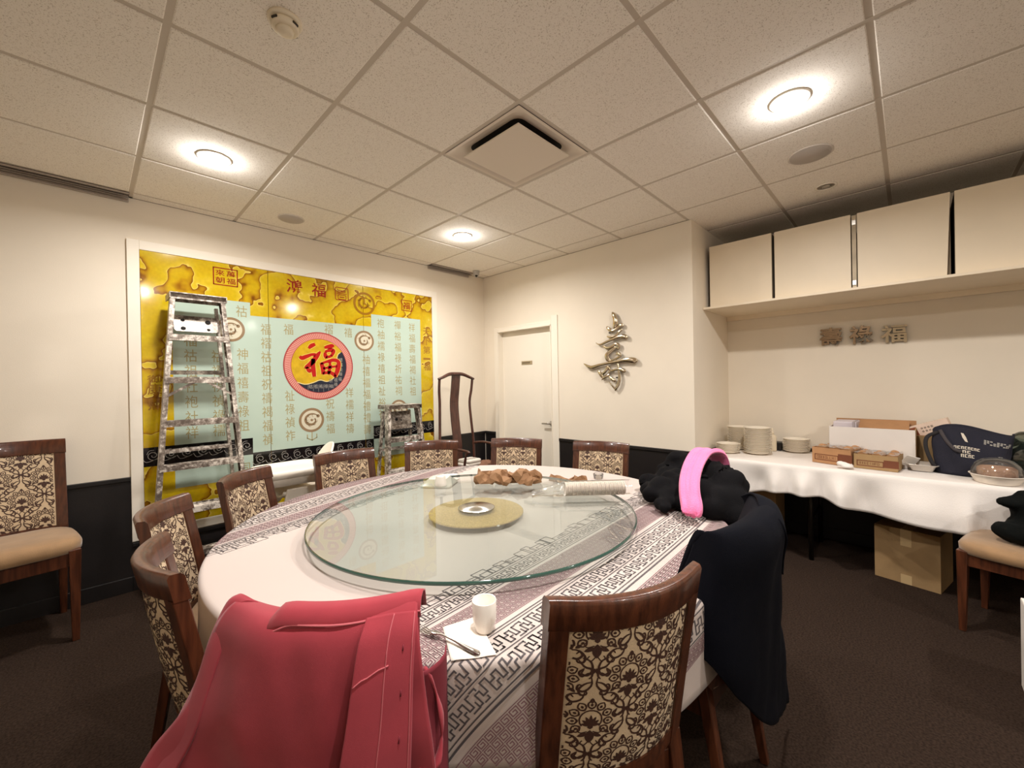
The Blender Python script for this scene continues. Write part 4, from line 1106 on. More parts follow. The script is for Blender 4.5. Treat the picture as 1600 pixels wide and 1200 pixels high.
b = MB(); rows = [rr_ring(-0.095, 0, z, w, h, 0.08) for z, w, h in ((0.74, 0.43, 0.40), (0.69, 0.42, 0.39), (0.685, 0.40, 0.37))]; b.grid(list(reversed(rows)), True, True); b.build('tray_skirt', M_HC, tr)
# seat shell: a curved wing-backed back and a scooped bottom
b = MB(); rows = []
for k in range(13):
    u = k/12; row = []
    for j in range(15):
        v = -1+j/7
        x = 0.150+0.075*u-0.16*v*v*(1-0.35*u); y = 0.165*v*(1-0.12*u*u); z = 0.62+0.32*u-0.16*abs(v)**3*u*1.25
        row.append((x, y, z))
    rows.append(row)
b.grid(rows); b.build('seat_back', M_HC, t, solid=0.016, sub=1)
b = MB(); rows = []
for k in range(9):
    u = k/8; rows.append([(0.17-0.36*u, 0.17*v, 0.59+0.05*abs(v)**3-0.02*sin(pi*u)) for v in [-1+j/5 for j in range(11)]])
b.grid(rows); b.build('seat_pan', M_HC, t, solid=0.016)
for s in (-1, 1):
    b = MB(); b.prism([(0.16, 0.66), (0.17, 0.58), (0.12, 0.48), (0.09, 0.50), (0.02, 0.565), (-0.06, 0.565), (-0.12, 0.50), (-0.15, 0.48), (-0.19, 0.57), (-0.17, 0.66)], -0.012, 0.012, Matrix.Translation((0, s*0.175, 0.0)) @ Euler((pi/2, 0, 0)).to_matrix().to_4x4())
    b.build('side_panel', M_HC, t, bevel=0.006)
    for e in (-1, 1):
        b = MB(); b.tube([(e*0.13-0.01, s*0.178, 0.51), (e*0.19-0.01, s*0.21, 0.25), (e*0.235-0.01, s*0.23, 0.015)], [0.016, 0.015, 0.014], 12); lg = b.build('leg', M_HCG, t)
        b = MB(); b.lathe([(0.0, 0), (0.02, 0), (0.022, 0.03), (0.016, 0.05), (0, 0.05)], (e*0.235-0.01, s*0.23, 0), 14); b.build('foot_cap', M_HC, lg)
b = MB(); b.tube([(-0.20, -0.205, 0.27), (-0.20, 0.205, 0.27)], 0.010, 10); b.build('foot_bar', M_HCG, t)

# ------------------------------------------------------------------ yoke-back armchair in the corner
M_ROSE = wood_mat('dark_rosewood', (86, 50, 40), (58, 32, 26), 0.3, 0.3)
t = thing('armchair', 'dark rosewood yoke-back armchair standing in the room corner', 'chair', (-0.775, -0.42, 0))
HWS = 0.215
def stile_pts(s): return spline([(s*(HWS+0.015), 0.02, 0.48), (s*(HWS+0.010), 0.02, 0.74), (s*(HWS-0.005), 0.035, 0.98), (s*(HWS-0.015), 0.045, 1.18), (s*HWS, 0.03, 1.32), (s*(HWS+0.004), 0.015, 1.44)], 24)
for s in (-1, 1):
    b = MB(); b.tube(stile_pts(s), 0.0145, 10); b.build('back_post', M_ROSE, t)
    b = MB(); b.tube(spline([(s*(HWS+0.010), 0.02, 0.735), (s*(HWS+0.03), -0.12, 0.752), (s*(HWS+0.02), -0.30, 0.745), (s*(HWS+0.0), -0.40, 0.735), (s*(HWS+0.02), -0.455, 0.728)], 20), [0.013]*16+[0.014, 0.015, 0.015, 0.012], 10); b.build('arm', M_ROSE, t)
    b = MB(); b.tube(spline([(s*(HWS-0.0), -0.40, 0.48), (s*(HWS+0.012), -0.375, 0.60), (s*(HWS+0.0), -0.40, 0.735)], 12), 0.013, 10); b.build('arm_post', M_ROSE, t)
    for y in (0.02, -0.42):
        b = MB(); b.bar((s*(HWS+0.015), y, 0.0), (s*(HWS+0.015), y, 0.45), 0.038, 0.038, up=(0, 1, 0)); b.build('leg', M_ROSE, t, bevel=0.004)
    MB().bar((s*(HWS+0.015), 0.02, 0.16), (s*(HWS+0.015), -0.42, 0.16), 0.02, 0.03).build('stretcher', M_ROSE, t)
MB().bar((-HWS, -0.42, 0.10), (HWS, -0.42, 0.10), 0.03, 0.025).build('stretcher', M_ROSE, t)
b = MB(); P = spline([(-HWS-0.022, 0.012, 1.436), (-HWS+0.03, 0.010, 1.452), (-0.09, 0.02, 1.486), (0, 0.024, 1.490), (0.09, 0.02, 1.486), (HWS-0.03, 0.010, 1.452), (HWS+0.022, 0.012, 1.436)], 30)
b.tube(P, [0.013+0.010*sin(pi*k/29) for k in range(30)], 12, 0.85); b.build('yoke_rail', M_ROSE, t)
b = MB(); rows = []
for p in spline([(0, 0.0, 0.48), (0, 0.015, 0.74), (0, 0.05, 1.0), (0, 0.062, 1.18), (0, 0.04, 1.34), (0, 0.022, 1.475)], 24):
    w = 0.054; rows.append([(-w, p[1]-0.006, p[2]), (w, p[1]-0.006, p[2]), (w, p[1]+0.006, p[2]), (-w, p[1]+0.006, p[2])])
b.grid(rows, False, True); b.build('splat', M_ROSE, t, smooth=False)
b = MB(); b.box((0, -0.20, 0.465), (0.50, 0.49, 0.035)); b.build('seat', M_ROSE, t, bevel=0.006)
# folded cloths on its seat
M_TOWEL = pm('white_towel', (232, 224, 212), 0.9, bump=0.4, bscale=200)
t = thing('cloth_stack', 'white folded cloth with dark stripes on the rosewood armchair seat', 'cloth', (-0.79, -0.60, 0.4835))
for k, (z, w, mt) in enumerate(((0.016, 0.22, M_TOWEL), (0.048, 0.21, pm('brown_cloth', (96, 70, 56), 0.9, bump=0.3)), (0.080, 0.20, M_TOWEL), (0.112, 0.195, M_TOWEL))):
    b = MB(); rows = [rr_ring(0.004*k, 0, z+dz, w+e, 0.17+e, 0.03) for dz, e in ((-0.0155, -0.012), (-0.008, 0.0), (0.008, 0.0), (0.0155, -0.012))]
    b.grid(rows, True, True); b.add(rows[0], [tuple(reversed(range(len(rows[0]))))]); b.add(rows[-1], [tuple(range(len(rows[-1])))]); b.build('folded_cloth', mt, t)
for yy in (-0.03, 0.0, 0.03): MB().box((0.012, yy, 0.128), (0.19, 0.010, 0.0015)).build('stripe', M_DKMETAL, t)
t = tag(blob('brown_bundle', [((0, 0, 0.05), (0.10, 0.08, 0.05)), ((0.07, 0.02, 0.035), (0.06, 0.06, 0.035))], 0.008, pm('tan_bundle', (120, 84, 62), 0.9, bump=0.4, bscale=120), noise_amp=0.012, noise_scale=14), 'brown cloth bundle beside the white folded cloth on the armchair', 'cloth')
t.location = (-0.625, -0.66, 0.484)
# ------------------------------------------------------------------ wall cupboards on a shelf
M_LAM = pm('cream_laminate', (232, 218, 194), 0.5, var=0.02, vscale=4, bump=0.03, bscale=90)
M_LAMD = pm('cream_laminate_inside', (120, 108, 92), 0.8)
sh = thing('wall_shelf', 'long cream shelf in the recess that carries the row of cupboards', 'shelf', (0.565, -3.95, 1.999))
MB().box((0, 0, 0), (0.668, 2.742, 0.018)).build('board', M_LAM, sh, bevel=0.002)
MB().box((0.315, 0, -0.030), (0.03, 2.74, 0.042)).build('wall_batten', M_LAM, sh)
cabs = [(-2.612, -3.084, 0.0, 0.0, 'cream wall cupboard nearest the recess corner'), (-3.100, -3.572, 0.0, 0.0, 'cream wall cupboard second from the recess corner'),
        (-3.604, -4.060, 0.0, 0.018, 'cream wall cupboard third from the recess corner'), (-4.074, -4.54, 0.0, 0.0, 'cream wall cupboard fourth from the recess corner, cut by the photo edge'), (-4.56, -5.03, 0.0, 0.0, 'cream wall cupboard out of view past the fourth one')]
for y1, y0, ttop, tbot, lb in cabs:
    w = y1-y0; t = thing('wall_cupboard', lb, 'cupboard', (0.60, (y0+y1)/2, 2.0085), 0, 'row of cream wall cupboards')
    H = 0.532
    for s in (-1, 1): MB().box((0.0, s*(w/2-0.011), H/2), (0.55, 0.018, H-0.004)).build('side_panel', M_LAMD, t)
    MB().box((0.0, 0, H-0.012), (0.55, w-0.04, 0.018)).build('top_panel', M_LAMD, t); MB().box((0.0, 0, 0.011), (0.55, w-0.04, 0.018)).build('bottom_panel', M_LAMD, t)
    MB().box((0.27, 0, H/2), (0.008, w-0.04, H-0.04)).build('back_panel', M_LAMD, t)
    # the door: the third one hangs askew
    poly = [(-w/2+0.002+tbot, 0.004), (w/2-0.002, 0.004), (w/2-0.002, H), (-w/2+0.002+ttop, H)]
    b = MB(); b.prism(poly, 0.0, 0.018, Matrix.Translation((-0.278, 0, 0)) @ Matrix(((0, 0, -1, 0), (1, 0, 0, 0), (0, 1, 0, 0), (0, 0, 0, 1))))
    d = b.build('door', M_LAM, t, bevel=0.0015)
    if abs(y1+3.100) < 0.01:
        MB().box((-0.284, -w/2-0.016, H/2), (0.012, 0.024, H-0.02)).build('filler_strip', pm('worn_filler', (190, 176, 152), 0.6, var=0.15, vscale=10), t)
        for z in (0.045, H-0.06): MB().box((-0.2935, -w/2-0.016, z), (0.008, 0.020, 0.032)).build('hinge', M_CHROME, t)

# ------------------------------------------------------------------ the buffet table under its cloth
BZ = 0.740; BX0, BX1, BY0, BY1 = 0.105, 0.865, -5.05, -2.600
t = thing('buffet_table', 'folding table with black legs under the plain white cloth in the recess', 'table', (0.48, -3.83, 0))
MB().box((0.01, 0, 0.722), (0.70, 2.42, 0.026)).build('tabletop', pm('plywood', (150, 118, 80), 0.6, var=0.1), t, bevel=0.004)
for x in (-0.17, 0.30):
    for y in (0.52, -0.95):
        b = MB(); b.tube([(x, y, 0.71), (x, y, 0.0)], 0.016, 12); b.build('leg', M_DKMETAL, t)
for y in (0.52, -0.95): MB().bar((-0.17, y, 0.30), (0.30, y, 0.30), 0.02, 0.02).build('cross_bar', M_DKMETAL, t)
# cloth: flat top, hanging front with folds and an uneven hem
hem = [(-2.60, 0.49), (-2.86, 0.478), (-3.155, 0.530), (-3.377, 0.535), (-3.656, 0.472), (-4.046, 0.448), (-4.19, 0.470), (-4.6, 0.45), (-5.05, 0.45)]
def hem_z(y):
    for (ya, za), (yb, zb) in zip(hem, hem[1:]):
        if yb <= y <= ya: return lerp(za, zb, smoothstep(0, 1, (ya-y)/(ya-yb)))
    return hem[-1][1]
M_BLINEN = pm('buffet_linen', (232, 226, 220), 0.85, bump=0.12, bscale=160, spec=0.2)
def bump_fold(y, f):
    """outward push of the hanging front: soft vertical folds that grow downwards"""
    g = lambda c, w: exp(-((y-c)/w)**2)
    return f*1.7*(0.030*g(-3.12, 0.05)-0.020*g(-3.02, 0.07)-0.012*g(-3.22, 0.04)+0.028*g(-3.30, 0.05)-0.022*g(-3.40, 0.05)+0.045*g(-3.52, 0.06)-0.020*g(-3.66, 0.08)+0.030*g(-3.86, 0.16)+0.022*g(-4.10, 0.04)+0.01*sin(y*9))
b = MB(); rows = []
NY = 150
ysam = [lerp(BY1, BY0, k/NY) for k in range(NY+1)]
for x in [BX1, 0.7, 0.5, 0.3, 0.18, 0.13, BX0+0.008]:
    rows.append([(x, y, BZ+0.0016*noise.noise(Vector((x*9, y*7, 1)))+0.004*exp(-((y+3.55)/0.05)**2)*smoothstep(0.3, 0.12, x)) for y in ysam])
for k in range(15):
    f = k/14
    row = []
    for y in ysam:
        z = lerp(BZ-0.006, hem_z(y), f)
        row.append((BX0-0.004*(f > 0)-bump_fold(y, smoothstep(0.0, 0.75, f))-0.012*f+0.003*noise.noise(Vector((y*6, z*8, 2)))*f, y, z))
    rows.append(row)
b.grid(rows)
# the end towards the corner
rows2 = []
for f in [k/6 for k in range(7)]:
    rows2.append([(x, BY1+0.004*(f > 0)-0.0*f, lerp(BZ-0.001, 0.5, f)) for x in [lerp(BX1, BX0, j/10) for j in range(11)]])
b.grid([list(reversed(r)) for r in rows2])
bc = b.build('tablecloth', M_BLINEN, None, solid=0.0016)
tag(bc, 'plain white tablecloth hanging unevenly over the long buffet table', 'tablecloth')
BT = BZ+0.0035

# stacks of plates: every plate by itself
M_CHINA = pm('white_china', (236, 228, 212), 0.18, coat=0.4)
M_RIM = pm('cream_plate_rim', (232, 223, 206), 0.25)
def make_plate(label, r, group):
    t = thing('plate', label, 'plate', (0, 0, 0), 0, group)
    b = MB(); b.lathe([(0.0, 0.003), (r*0.55, 0.003), (r*0.58, 0.0), (r*0.63, 0.0), (r*0.66, 0.004), (r*0.86, 0.0085), (r*0.975, 0.0158), (r, 0.0175)], n=40); 
    b.lathe([(r*0.985, 0.0205), (r*0.68, 0.0095), (r*0.62, 0.0065), (0.0, 0.0065)], n=40); b.f = [f for f in b.f if len(f) == 4]; b.sm = [True]*len(b.f)
    b.build('dish', M_CHINA, t)
    b = MB(); b.lathe([(r*0.99, 0.0168), (r+0.0022, 0.0186), (r+0.0016, 0.0206), (r*0.98, 0.0206)], n=40); b.f = [f for f in b.f if len(f) == 4]; b.build('rim', M_RIM, t, smooth=True)
    return t
rnd = random.Random(8)
ORD = 'second third fourth fifth sixth seventh eighth ninth tenth eleventh twelfth thirteenth fourteenth fifteenth sixteenth seventeenth eighteenth nineteenth twentieth'.split()
def stack(x, y, r, n, dz, lb, lb_top, grp, dr=0.0):
    p = None
    for k in range(n):
        if p is None: o = p = make_plate(lb, r, grp)
        else: o = copy_tree(p)
        place(o, (x+rnd.uniform(-.003, .003), y+rnd.uniform(-.003, .003), BT+k*dz), rnd.uniform(0, 6), lb_top if k == n-1 else lb.replace('white plate in', 'white plate '+ORD[n-2-k]+' from the top of'), grp)
        if dr and k >= dr: o.scale = (0.9, 0.9, 1.0)
stack(0.665, -2.730, 0.098, 17, 0.0116, 'white plate in the rear left stack on the buffet', 'topmost white plate of the rear left stack on the buffet', 'rear left plate stack')
stack(0.470, -2.925, 0.104, 19, 0.0114, 'white plate in the tallest stack on the buffet', 'topmost white plate of the tallest stack on the buffet', 'tallest plate stack')
stack(0.385, -2.715, 0.092, 7, 0.0105, 'white plate in the low front stack at the buffet corner', 'topmost white plate of the low front stack at the buffet corner', 'low front plate stack')
stack(0.765, -3.150, 0.098, 10, 0.0105, 'white plate in the stack between tallest stack and white box', 'topmost white plate of the stack left of the white box', 'plate stack by the white box')

# odd things behind the plates
t = thing('bottle', 'small cream squeeze bottle behind the tallest plate stack', 'bottle', (0.70, -2.985, BT))
b = MB(); b.lathe([(0, 0), (0.030, 0), (0.032, 0.012), (0.032, 0.115), (0.026, 0.135), (0.012, 0.142), (0.012, 0.15), (0, 0.15)], n=24); b.build('body', pm('cream_plastic', (222, 208, 182), 0.45), t)
b = MB(); b.lathe([(0.014, 0.148), (0.014, 0.165), (0.006, 0.175), (0.004, 0.205), (0, 0.206)], n=16); b.build('nozzle', pm('cream_plastic', (222, 208, 182), 0.45), t)
t = thing('dispenser_box', 'small black box between the plate stacks by the wall', 'box', (0.80, -2.99, BT))
MB().box((0, 0, 0.035), (0.10, 0.10, 0.07)).build('case', M_DADO, t, bevel=0.005); MB().box((0.005, 0.02, 0.085), (0.03, 0.03, 0.03)).build('knob', M_DKMETAL, t, bevel=0.006)

M_KRAFT = pm('brown_cardboard', (172, 128, 88), 0.85, var=0.05, vscale=14, bump=0.1, bscale=120)
M_KRAFT2 = pm('dusty_cardboard', (158, 128, 88), 0.85, var=0.06, vscale=10, bump=0.1, bscale=120)
M_STAMP = pm('carton_print', (110, 60, 34), 0.7); M_FILM = clear_mat('cling_film', (0.97, 0.96, 0.94, 1), 0.3, 0.06, 0.06, ior=1.25)
def carton(x0, y0, x1, y1, h, label, flip, depth=0.24):
    """carton whose front runs from (x0, y0) to (x1, y1); open at the top with wrapped goods"""
    a = Vector((x0, y0, 0)); c = Vector((x1, y1, 0)); L_ = (c-a).length
    ang = atan2((c-a).y, (c-a).x); mid = (a+c)/2
    t = thing('carton', label, 'box', (mid.x, mid.y, BT), ang)     # local x along the front, local y into the table
    D = depth; th = 0.005
    for nm, cc, sz in (('front_panel', (0, th/2, h/2), (L_, th, h)), ('back_panel', (0, D-th/2, h/2), (L_, th, h)), ('side_panel', (-L_/2+th/2, D/2, h/2), (th, D-2*th, h)), ('side_panel', (L_/2-th/2, D/2, h/2), (th, D-2*th, h)), ('bottom_panel', (0, D/2, th/2), (L_-2*th, D-2*th, th))):
        pn = MB().box(cc, sz).build(nm, M_KRAFT if not flip else M_KRAFT2, t)
        if nm == 'front_panel':
            b = MB(); w0, w1, z0, z1 = -L_*0.42, L_*0.18, h*0.22, h*0.56
            f = lambda u, v: (u, -0.0006, v)
            segs(b, [(w0, z0), (w1, z0), (w1, z1), (w0, z1), (w0, z0)], 0.006, f)
            rr = random.Random(3 if flip else 6); u = w0+0.014
            while u < w1-0.018:      # lettering too small to read: letter-like blocks
                w = rr.uniform(0.007, 0.011); k = rr.choice('EHLITFO')
                if k != 'I': segs(b, [(u, z0+0.010), (u, z1-0.010)], 0.0024, f)
                if k in 'EF': segs(b, [(u, z1-0.010), (u+w, z1-0.010)], 0.0024, f); segs(b, [(u, (z0+z1)/2), (u+w*0.8, (z0+z1)/2)], 0.0024, f)
                if k in 'EL': segs(b, [(u, z0+0.010), (u+w, z0+0.010)], 0.0024, f)
                if k == 'H': segs(b, [(u+w, z0+0.010), (u+w, z1-0.010)], 0.0024, f); segs(b, [(u, (z0+z1)/2), (u+w, (z0+z1)/2)], 0.0024, f)
                if k in 'TI': segs(b, [(u+w/2, z0+0.010), (u+w/2, z1-0.010)], 0.0024, f)
                if k == 'O': segs(b, [(u, z0+0.010), (u+w, z0+0.010), (u+w, z1-0.010), (u, z1-0.010)], 0.0024, f)
                u += w+0.005
            segs(b, [(L_*0.30, h*0.46), (L_*0.41, h*0.46)], h*0.5, f)
            stuff(b.build('stamp_print', M_STAMP, pn))
    for k in range(6):
        i, j = k % 3, k//3; r_ = random.Random(k+int(flip)*10)
        o = blob('wrapped_goods', [((0, 0, 0), (L_/6.4, D/4.6, 0.038))], 0.010, M_KRAFT, t, noise_amp=0.010, noise_scale=22)
        o.location = (-L_/2+L_*(0.5+i)/3, D*(0.27+0.46*j), h-0.020+r_.uniform(-0.006, 0.006))
    b = MB(); rows = [[(lerp(-L_/2, L_/2, i/14), lerp(0, D, j/8), h+0.010+0.012*noise.noise(Vector((i*0.6, j*0.7, 3+flip)))) for i in range(15)] for j in range(9)]
    b.grid(rows); b.build('film', M_FILM, t)
    return t
carton(0.335, -3.322, 0.262, -3.556, 0.115, 'brown carton with dark printed panel nearest the plate stacks on the buffet', False)
carton(0.262, -3.572, 0.236, -3.800, 0.100, 'brown carton with dark printed panel, nearer the navy tote bag on the buffet', True)

t = thing('carton', 'large open white carton behind the two small brown cartons', 'box', (0.62, -3.655, BT), radians(-1.5))
M_WBOX = pm('white_cardboard', (222, 214, 206), 0.75, var=0.02, vscale=6)
L_, D, h = 0.47, 0.34, 0.265
for nm, cc, sz, mt in (('front_panel', (-D/2, 0, h/2), (0.006, L_, h), M_WBOX), ('back_panel', (D/2, 0, h/2+0.02), (0.006, L_, h+0.04), M_KRAFT), ('side_panel', (0, L_/2, h/2), (D-0.012, 0.006, h), M_WBOX), ('side_panel', (0, -L_/2, h/2), (D-0.012, 0.006, h), M_KRAFT2), ('bottom_panel', (0, 0, 0.004), (D-0.012, L_-0.012, 0.006), M_WBOX)):
    MB().box(cc, sz).build(nm, mt, t)
b = MB(); b.bar((0.02, -L_/2, h+0.001), (0.15, -L_/2-0.012, h+0.05), 0.30, 0.004, up=(1, 0, 0.3)); 
MB().box((0.06, -0.06, h+0.012), (0.16, 0.28, 0.004), (0.0, -0.35, 0)).build('flap', M_KRAFT, t)
t2 = thing('paper_package', 'pale lilac paper package lying in the open white carton', 'package', (0.62, -3.505, BT+h-0.035), radians(-2))
MB().box((0, 0, 0.035), (0.22, 0.14, 0.07)).build('wrap', pm('lilac_paper', (202, 192, 196), 0.7), t2, bevel=0.008)
MB().box((-0.02, -0.055, 0.0365), (0.224, 0.014, 0.072)).build('tape_band', pm('grey_tape', (160, 150, 152), 0.5), t2)
t = thing('carton', 'plain brown carton standing between the white carton and navy tote', 'box', (0.715, -3.975, BT), radians(-2))
L_, D, h = 0.17, 0.24, 0.215
for nm, cc, sz in (('front_panel', (-D/2, 0, h/2), (0.006, L_, h)), ('back_panel', (D/2, 0, h/2), (0.006, L_, h)), ('side_panel', (0, L_/2, h/2), (D-0.012, 0.006, h)), ('side_panel', (0, -L_/2, h/2), (D-0.012, 0.006, h)), ('top_panel', (0, 0, h-0.004), (D-0.012, L_-0.012, 0.006))):
    MB().box(cc, sz).build(nm, M_KRAFT2, t)
t = thing('food_carton', 'open pale printed food carton lying tilted on top of the brown carton', 'box', (0.70, -3.955, BT+0.262))
R = Euler((radians(-22), 0, radians(-6))).to_matrix().to_4x4()
M_PRT = pm('pale_pink_card', (226, 202, 184), 0.6, var=0.05, vscale=20); M_INSIDE = pm('brown_card_inside', (98, 60, 36), 0.85)
def rb(c, s): b = MB(); b.box(c, s); b.v = [tuple(R @ Vector(v)) for v in b.v]; return b
rb((0, 0, -0.038), (0.12, 0.23, 0.003)).build('bottom_panel', M_PRT, t); rb((0, 0, 0.038), (0.12, 0.23, 0.003)).build('top_panel', M_PRT, t)
fp = rb((-0.0605, 0, 0), (0.003, 0.23, 0.078)).build('front_panel', M_PRT, t); rb((0.0605, 0, 0), (0.003, 0.23, 0.078)).build('back_panel', M_INSIDE, t)
rb((0, 0.05, 0), (0.117, 0.003, 0.073)).build('inner_wall', M_INSIDE, t); rb((0, -0.114, 0), (0.117, 0.003, 0.073)).build('end_panel', M_PRT, t)
rb((-0.0625, 0.075, 0), (0.001, 0.045, 0.06)).build('printed_panel', pm('rust_print', (140, 74, 44), 0.6), fp)
b = MB(); rr = random.Random(5)
for k in range(7): b.box((-0.0625, 0.03-0.018*(k % 4)-0.004, 0.012-0.022*(k//4)), (0.001, 0.012, 0.010+rr.uniform(0, .004)))
b.v = [tuple(R @ Vector(v)) for v in b.v]; stuff(b.build('lettering', pm('grey_print', (150, 132, 116), 0.6), fp))
rb((-0.02, 0.135, 0.052), (0.08, 0.045, 0.003)).build('flap', M_INSIDE, t)

t = thing('foil_tray', 'shallow pale tray with a white card leaning in it left of the tote bag', 'tray', (0.43, -3.915, BT))
M_FOIL = pm('dull_foil', (214, 206, 196), 0.3, metal=0.5, bump=0.2, bscale=60)
b = MB(); rows = [rr_ring(0, 0, z, w, h_, 0.02) for z, w, h_ in ((0.002, 0.13, 0.10), (0.045, 0.17, 0.14), (0.048, 0.19, 0.16), (0.045, 0.188, 0.158), (0.041, 0.165, 0.135), (0.006, 0.125, 0.095))]
b.grid(rows, True, True); b.add(rows[-1], [tuple(range(len(rows[-1])))]); b.build('pan', M_FOIL, t)
b = MB(); b.box((-0.035, 0.06, 0.058), (0.004, 0.075, 0.09), (0.35, -0.6, 0.25)); b.build('card', pm('white_card', (240, 234, 226), 0.6), t)
o = tag(blob('napkin', [((0, 0, 0.018), (0.045, 0.04, 0.020)), ((0.0, 0.03, 0.030), (0.03, 0.03, 0.018))], 0.006, M_BLINEN, noise_amp=0.010, noise_scale=20), 'crumpled white napkin at the buffet edge in front of the brown cartons', 'napkin'); o.location = (0.168, -3.545, BT+0.003)

# navy tote bag
M_NAVY = pm('navy_canvas', (20, 20, 36), 0.85, var=0.12, vscale=10, bump=0.2, bscale=200)
t = thing('tote_bag', 'navy canvas tote bag with pale lettering slumped on the buffet', 'bag', (0.43, -4.135, BT), radians(-8))
def tote_pt(a, z):
    """a around the bag 0..1, z 0..1 up it: a rounded box that slumps and narrows to the mouth"""
    ang = 2*pi*a; ca, sa = cos(ang), sin(ang); q = (abs(ca)**4+abs(sa)**4)**(-0.25)
    dx, dy = 0.085*(1-0.55*z*z), 0.155*(1+0.10*z)
    sag = 0.018*noise.noise(Vector((ca*2, sa*2, z*2.5)))
    top = 0.305-0.045*max(0, -sa*q)**2-0.02*max(0, sa*q)**2+0.014*sin(ang*3)
    return (ca*q*(dx+sag*0.6)+0.03*z*z, sa*q*(dy+sag), z*top)
b = MB(); rows = [[tote_pt(k/56, j/16) for k in range(56)] for j in range(17)]
b.grid(rows, True, True); b.add(rows[0], [tuple(reversed(range(56)))])
body = b.build('body', M_NAVY, t, solid=0.003)
M_TINK = pm('pale_bag_print', (206, 196, 180), 0.8)
def tote_front(u, v, d=0.0):
    """u across the front (-1..1), v up"""
    p = Vector(tote_pt(0.5-0.105*u, v)); return (p.x-0.004, p.y, p.z)
b = MB(); rr = random.Random(9)
for v0, v1, u0, u1, n in ((0.545, 0.60, -0.55, 0.45, 8), (0.47, 0.525, -0.25, 0.10, 2), (0.385, 0.45, -0.30, 0.25, 4)):
    for k in range(n):
        a = lerp(u0, u1, k/n); c = lerp(u0, u1, (k+0.78)/n)
        for bar_ in ((a, v0, a+(c-a)*0.35, v1), (a, v1-0.014, c, v1), (a, v0, c, v0+0.014) if k % 2 else (c-(c-a)*0.35, v0, c, v1)):
            x0, y0, x1, y1 = bar_; b.add([tote_front(-x0, y0), tote_front(-x1, y0), tote_front(-x1, y1), tote_front(-x0, y1)], [(0, 1, 2, 3)])
stuff(b.build('lettering', M_TINK, body))
b = MB(); P = [tote_front(-u, v) for u, v in ((-0.32, 0.86), (-0.22, 0.855), (-0.12, 0.78), (-0.05, 0.69), (-0.16, 0.70), (-0.26, 0.77))]; b.add(P, [tuple(range(6))]); b.build('leaf_print', M_TINK, body)
b = MB(); pts = [(0.10, -0.162, 0.02), (0.08, -0.166, 0.09)]
for v0, v1, u0, u1 in ((0.10, 0.52, 0.90, 1.20), (0.72, 0.82, 0.55, 1.5)):
    n = 10
    for i in range(n):
        for j in range(3):
            if (i*3+j) % 4 == 3: continue
            a0, a1 = lerp(v0, v1, i/n), lerp(v0, v1, (i+0.75)/n); c0, c1 = lerp(u0, u1, j/3), lerp(u0, u1, (j+0.8)/3)
            if v1-v0 < 0.2: a0, a1 = lerp(v0, v1, j/3), lerp(v0, v1, (j+0.8)/3); c0, c1 = lerp(u0, u1, i/n), lerp(u0, u1, (i+0.75)/n)
            b.add([tote_front(-c0, a0), tote_front(-c1, a0), tote_front(-c1, a1), tote_front(-c0, a1)], [(0, 1, 2, 3)])
stuff(b.build('side_lettering', pm('dim_bag_print', (150, 146, 138), 0.8), body))
b = MB(); b.tube(spline([(-0.02, 0.12, 0.27), (-0.04, 0.185, 0.235), (-0.06, 0.195, 0.17), (-0.075, 0.17, 0.08), (-0.08, 0.145, 0.03)], 20), 0.011, 8, 0.35, up=(1, 0, 0)); b.build('strap', pm('black_strap', (26, 22, 24), 0.8), t)
b = MB(); b.tube(spline([(-0.03, 0.13, 0.28), (-0.07, 0.10, 0.22), (-0.086, 0.06, 0.165), (-0.086, 0.03, 0.155)], 16), 0.010, 8, 0.35, up=(1, 0, 0)); b.build('strap', pm('grey_strap', (60, 54, 56), 0.8), t)

M_POLY = clear_mat('smoky_film', (0.50, 0.56, 0.52, 1), 0.5, 0.10, 0.10, (70, 82, 74))
t = thing('plastic_bag', 'dark translucent plastic bag standing right of the tote behind the cake dome', 'bag', (0.50, -4.375, BT))
blob('film', [((0, 0, 0.12), (0.10, 0.115, 0.12)), ((0.0, -0.02, 0.22), (0.06, 0.085, 0.07))], 0.012, M_POLY, t, noise_amp=0.022, noise_scale=11)
blob('contents', [((0, 0.0, 0.10), (0.075, 0.085, 0.098)), ((0.0, -0.03, 0.17), (0.05, 0.06, 0.06))], 0.012, pm('dark_green_goods', (44, 54, 46), 0.7, var=0.3, vscale=14), t, noise_amp=0.015, noise_scale=14)

t = thing('cake_container', 'round cake in a white pleated tray under a clear dome at the buffet edge', 'food container', (0.225, -4.225, BT))
b = MB(); n = 80; prof = ((0.085, 0.001), (0.100, 0.03), (0.106, 0.046), (0.114, 0.048), (0.114, 0.051), (0.104, 0.051), (0.097, 0.03), (0.082, 0.005)); rows = []
for i, (r, z) in enumerate(prof): rows.append([((r+(0.0022*(k % 2) if z < 0.047 else 0))*cos(2*pi*k/n), (r+(0.0022*(k % 2) if z < 0.047 else 0))*sin(2*pi*k/n), z) for k in range(n)])
b.grid(rows, True, True); b.add(rows[-1], [tuple(range(n))]); b.add(rows[0], [tuple(reversed(range(n)))]); b.build('tray', pm('white_tray', (230, 220, 206), 0.5), t)
b = MB(); b.lathe([(0.106, 0.052), (0.104, 0.075), (0.090, 0.110), (0.062, 0.136), (0.03, 0.146), (0, 0.148)], n=56); b.f = [f for f in b.f if len(f) == 4]; b.sm = [True]*len(b.f); b.build('dome_lid', clear_mat('clear_dome', (0.93, 0.92, 0.90, 1), 0.35, 0.03, 0.05), t)
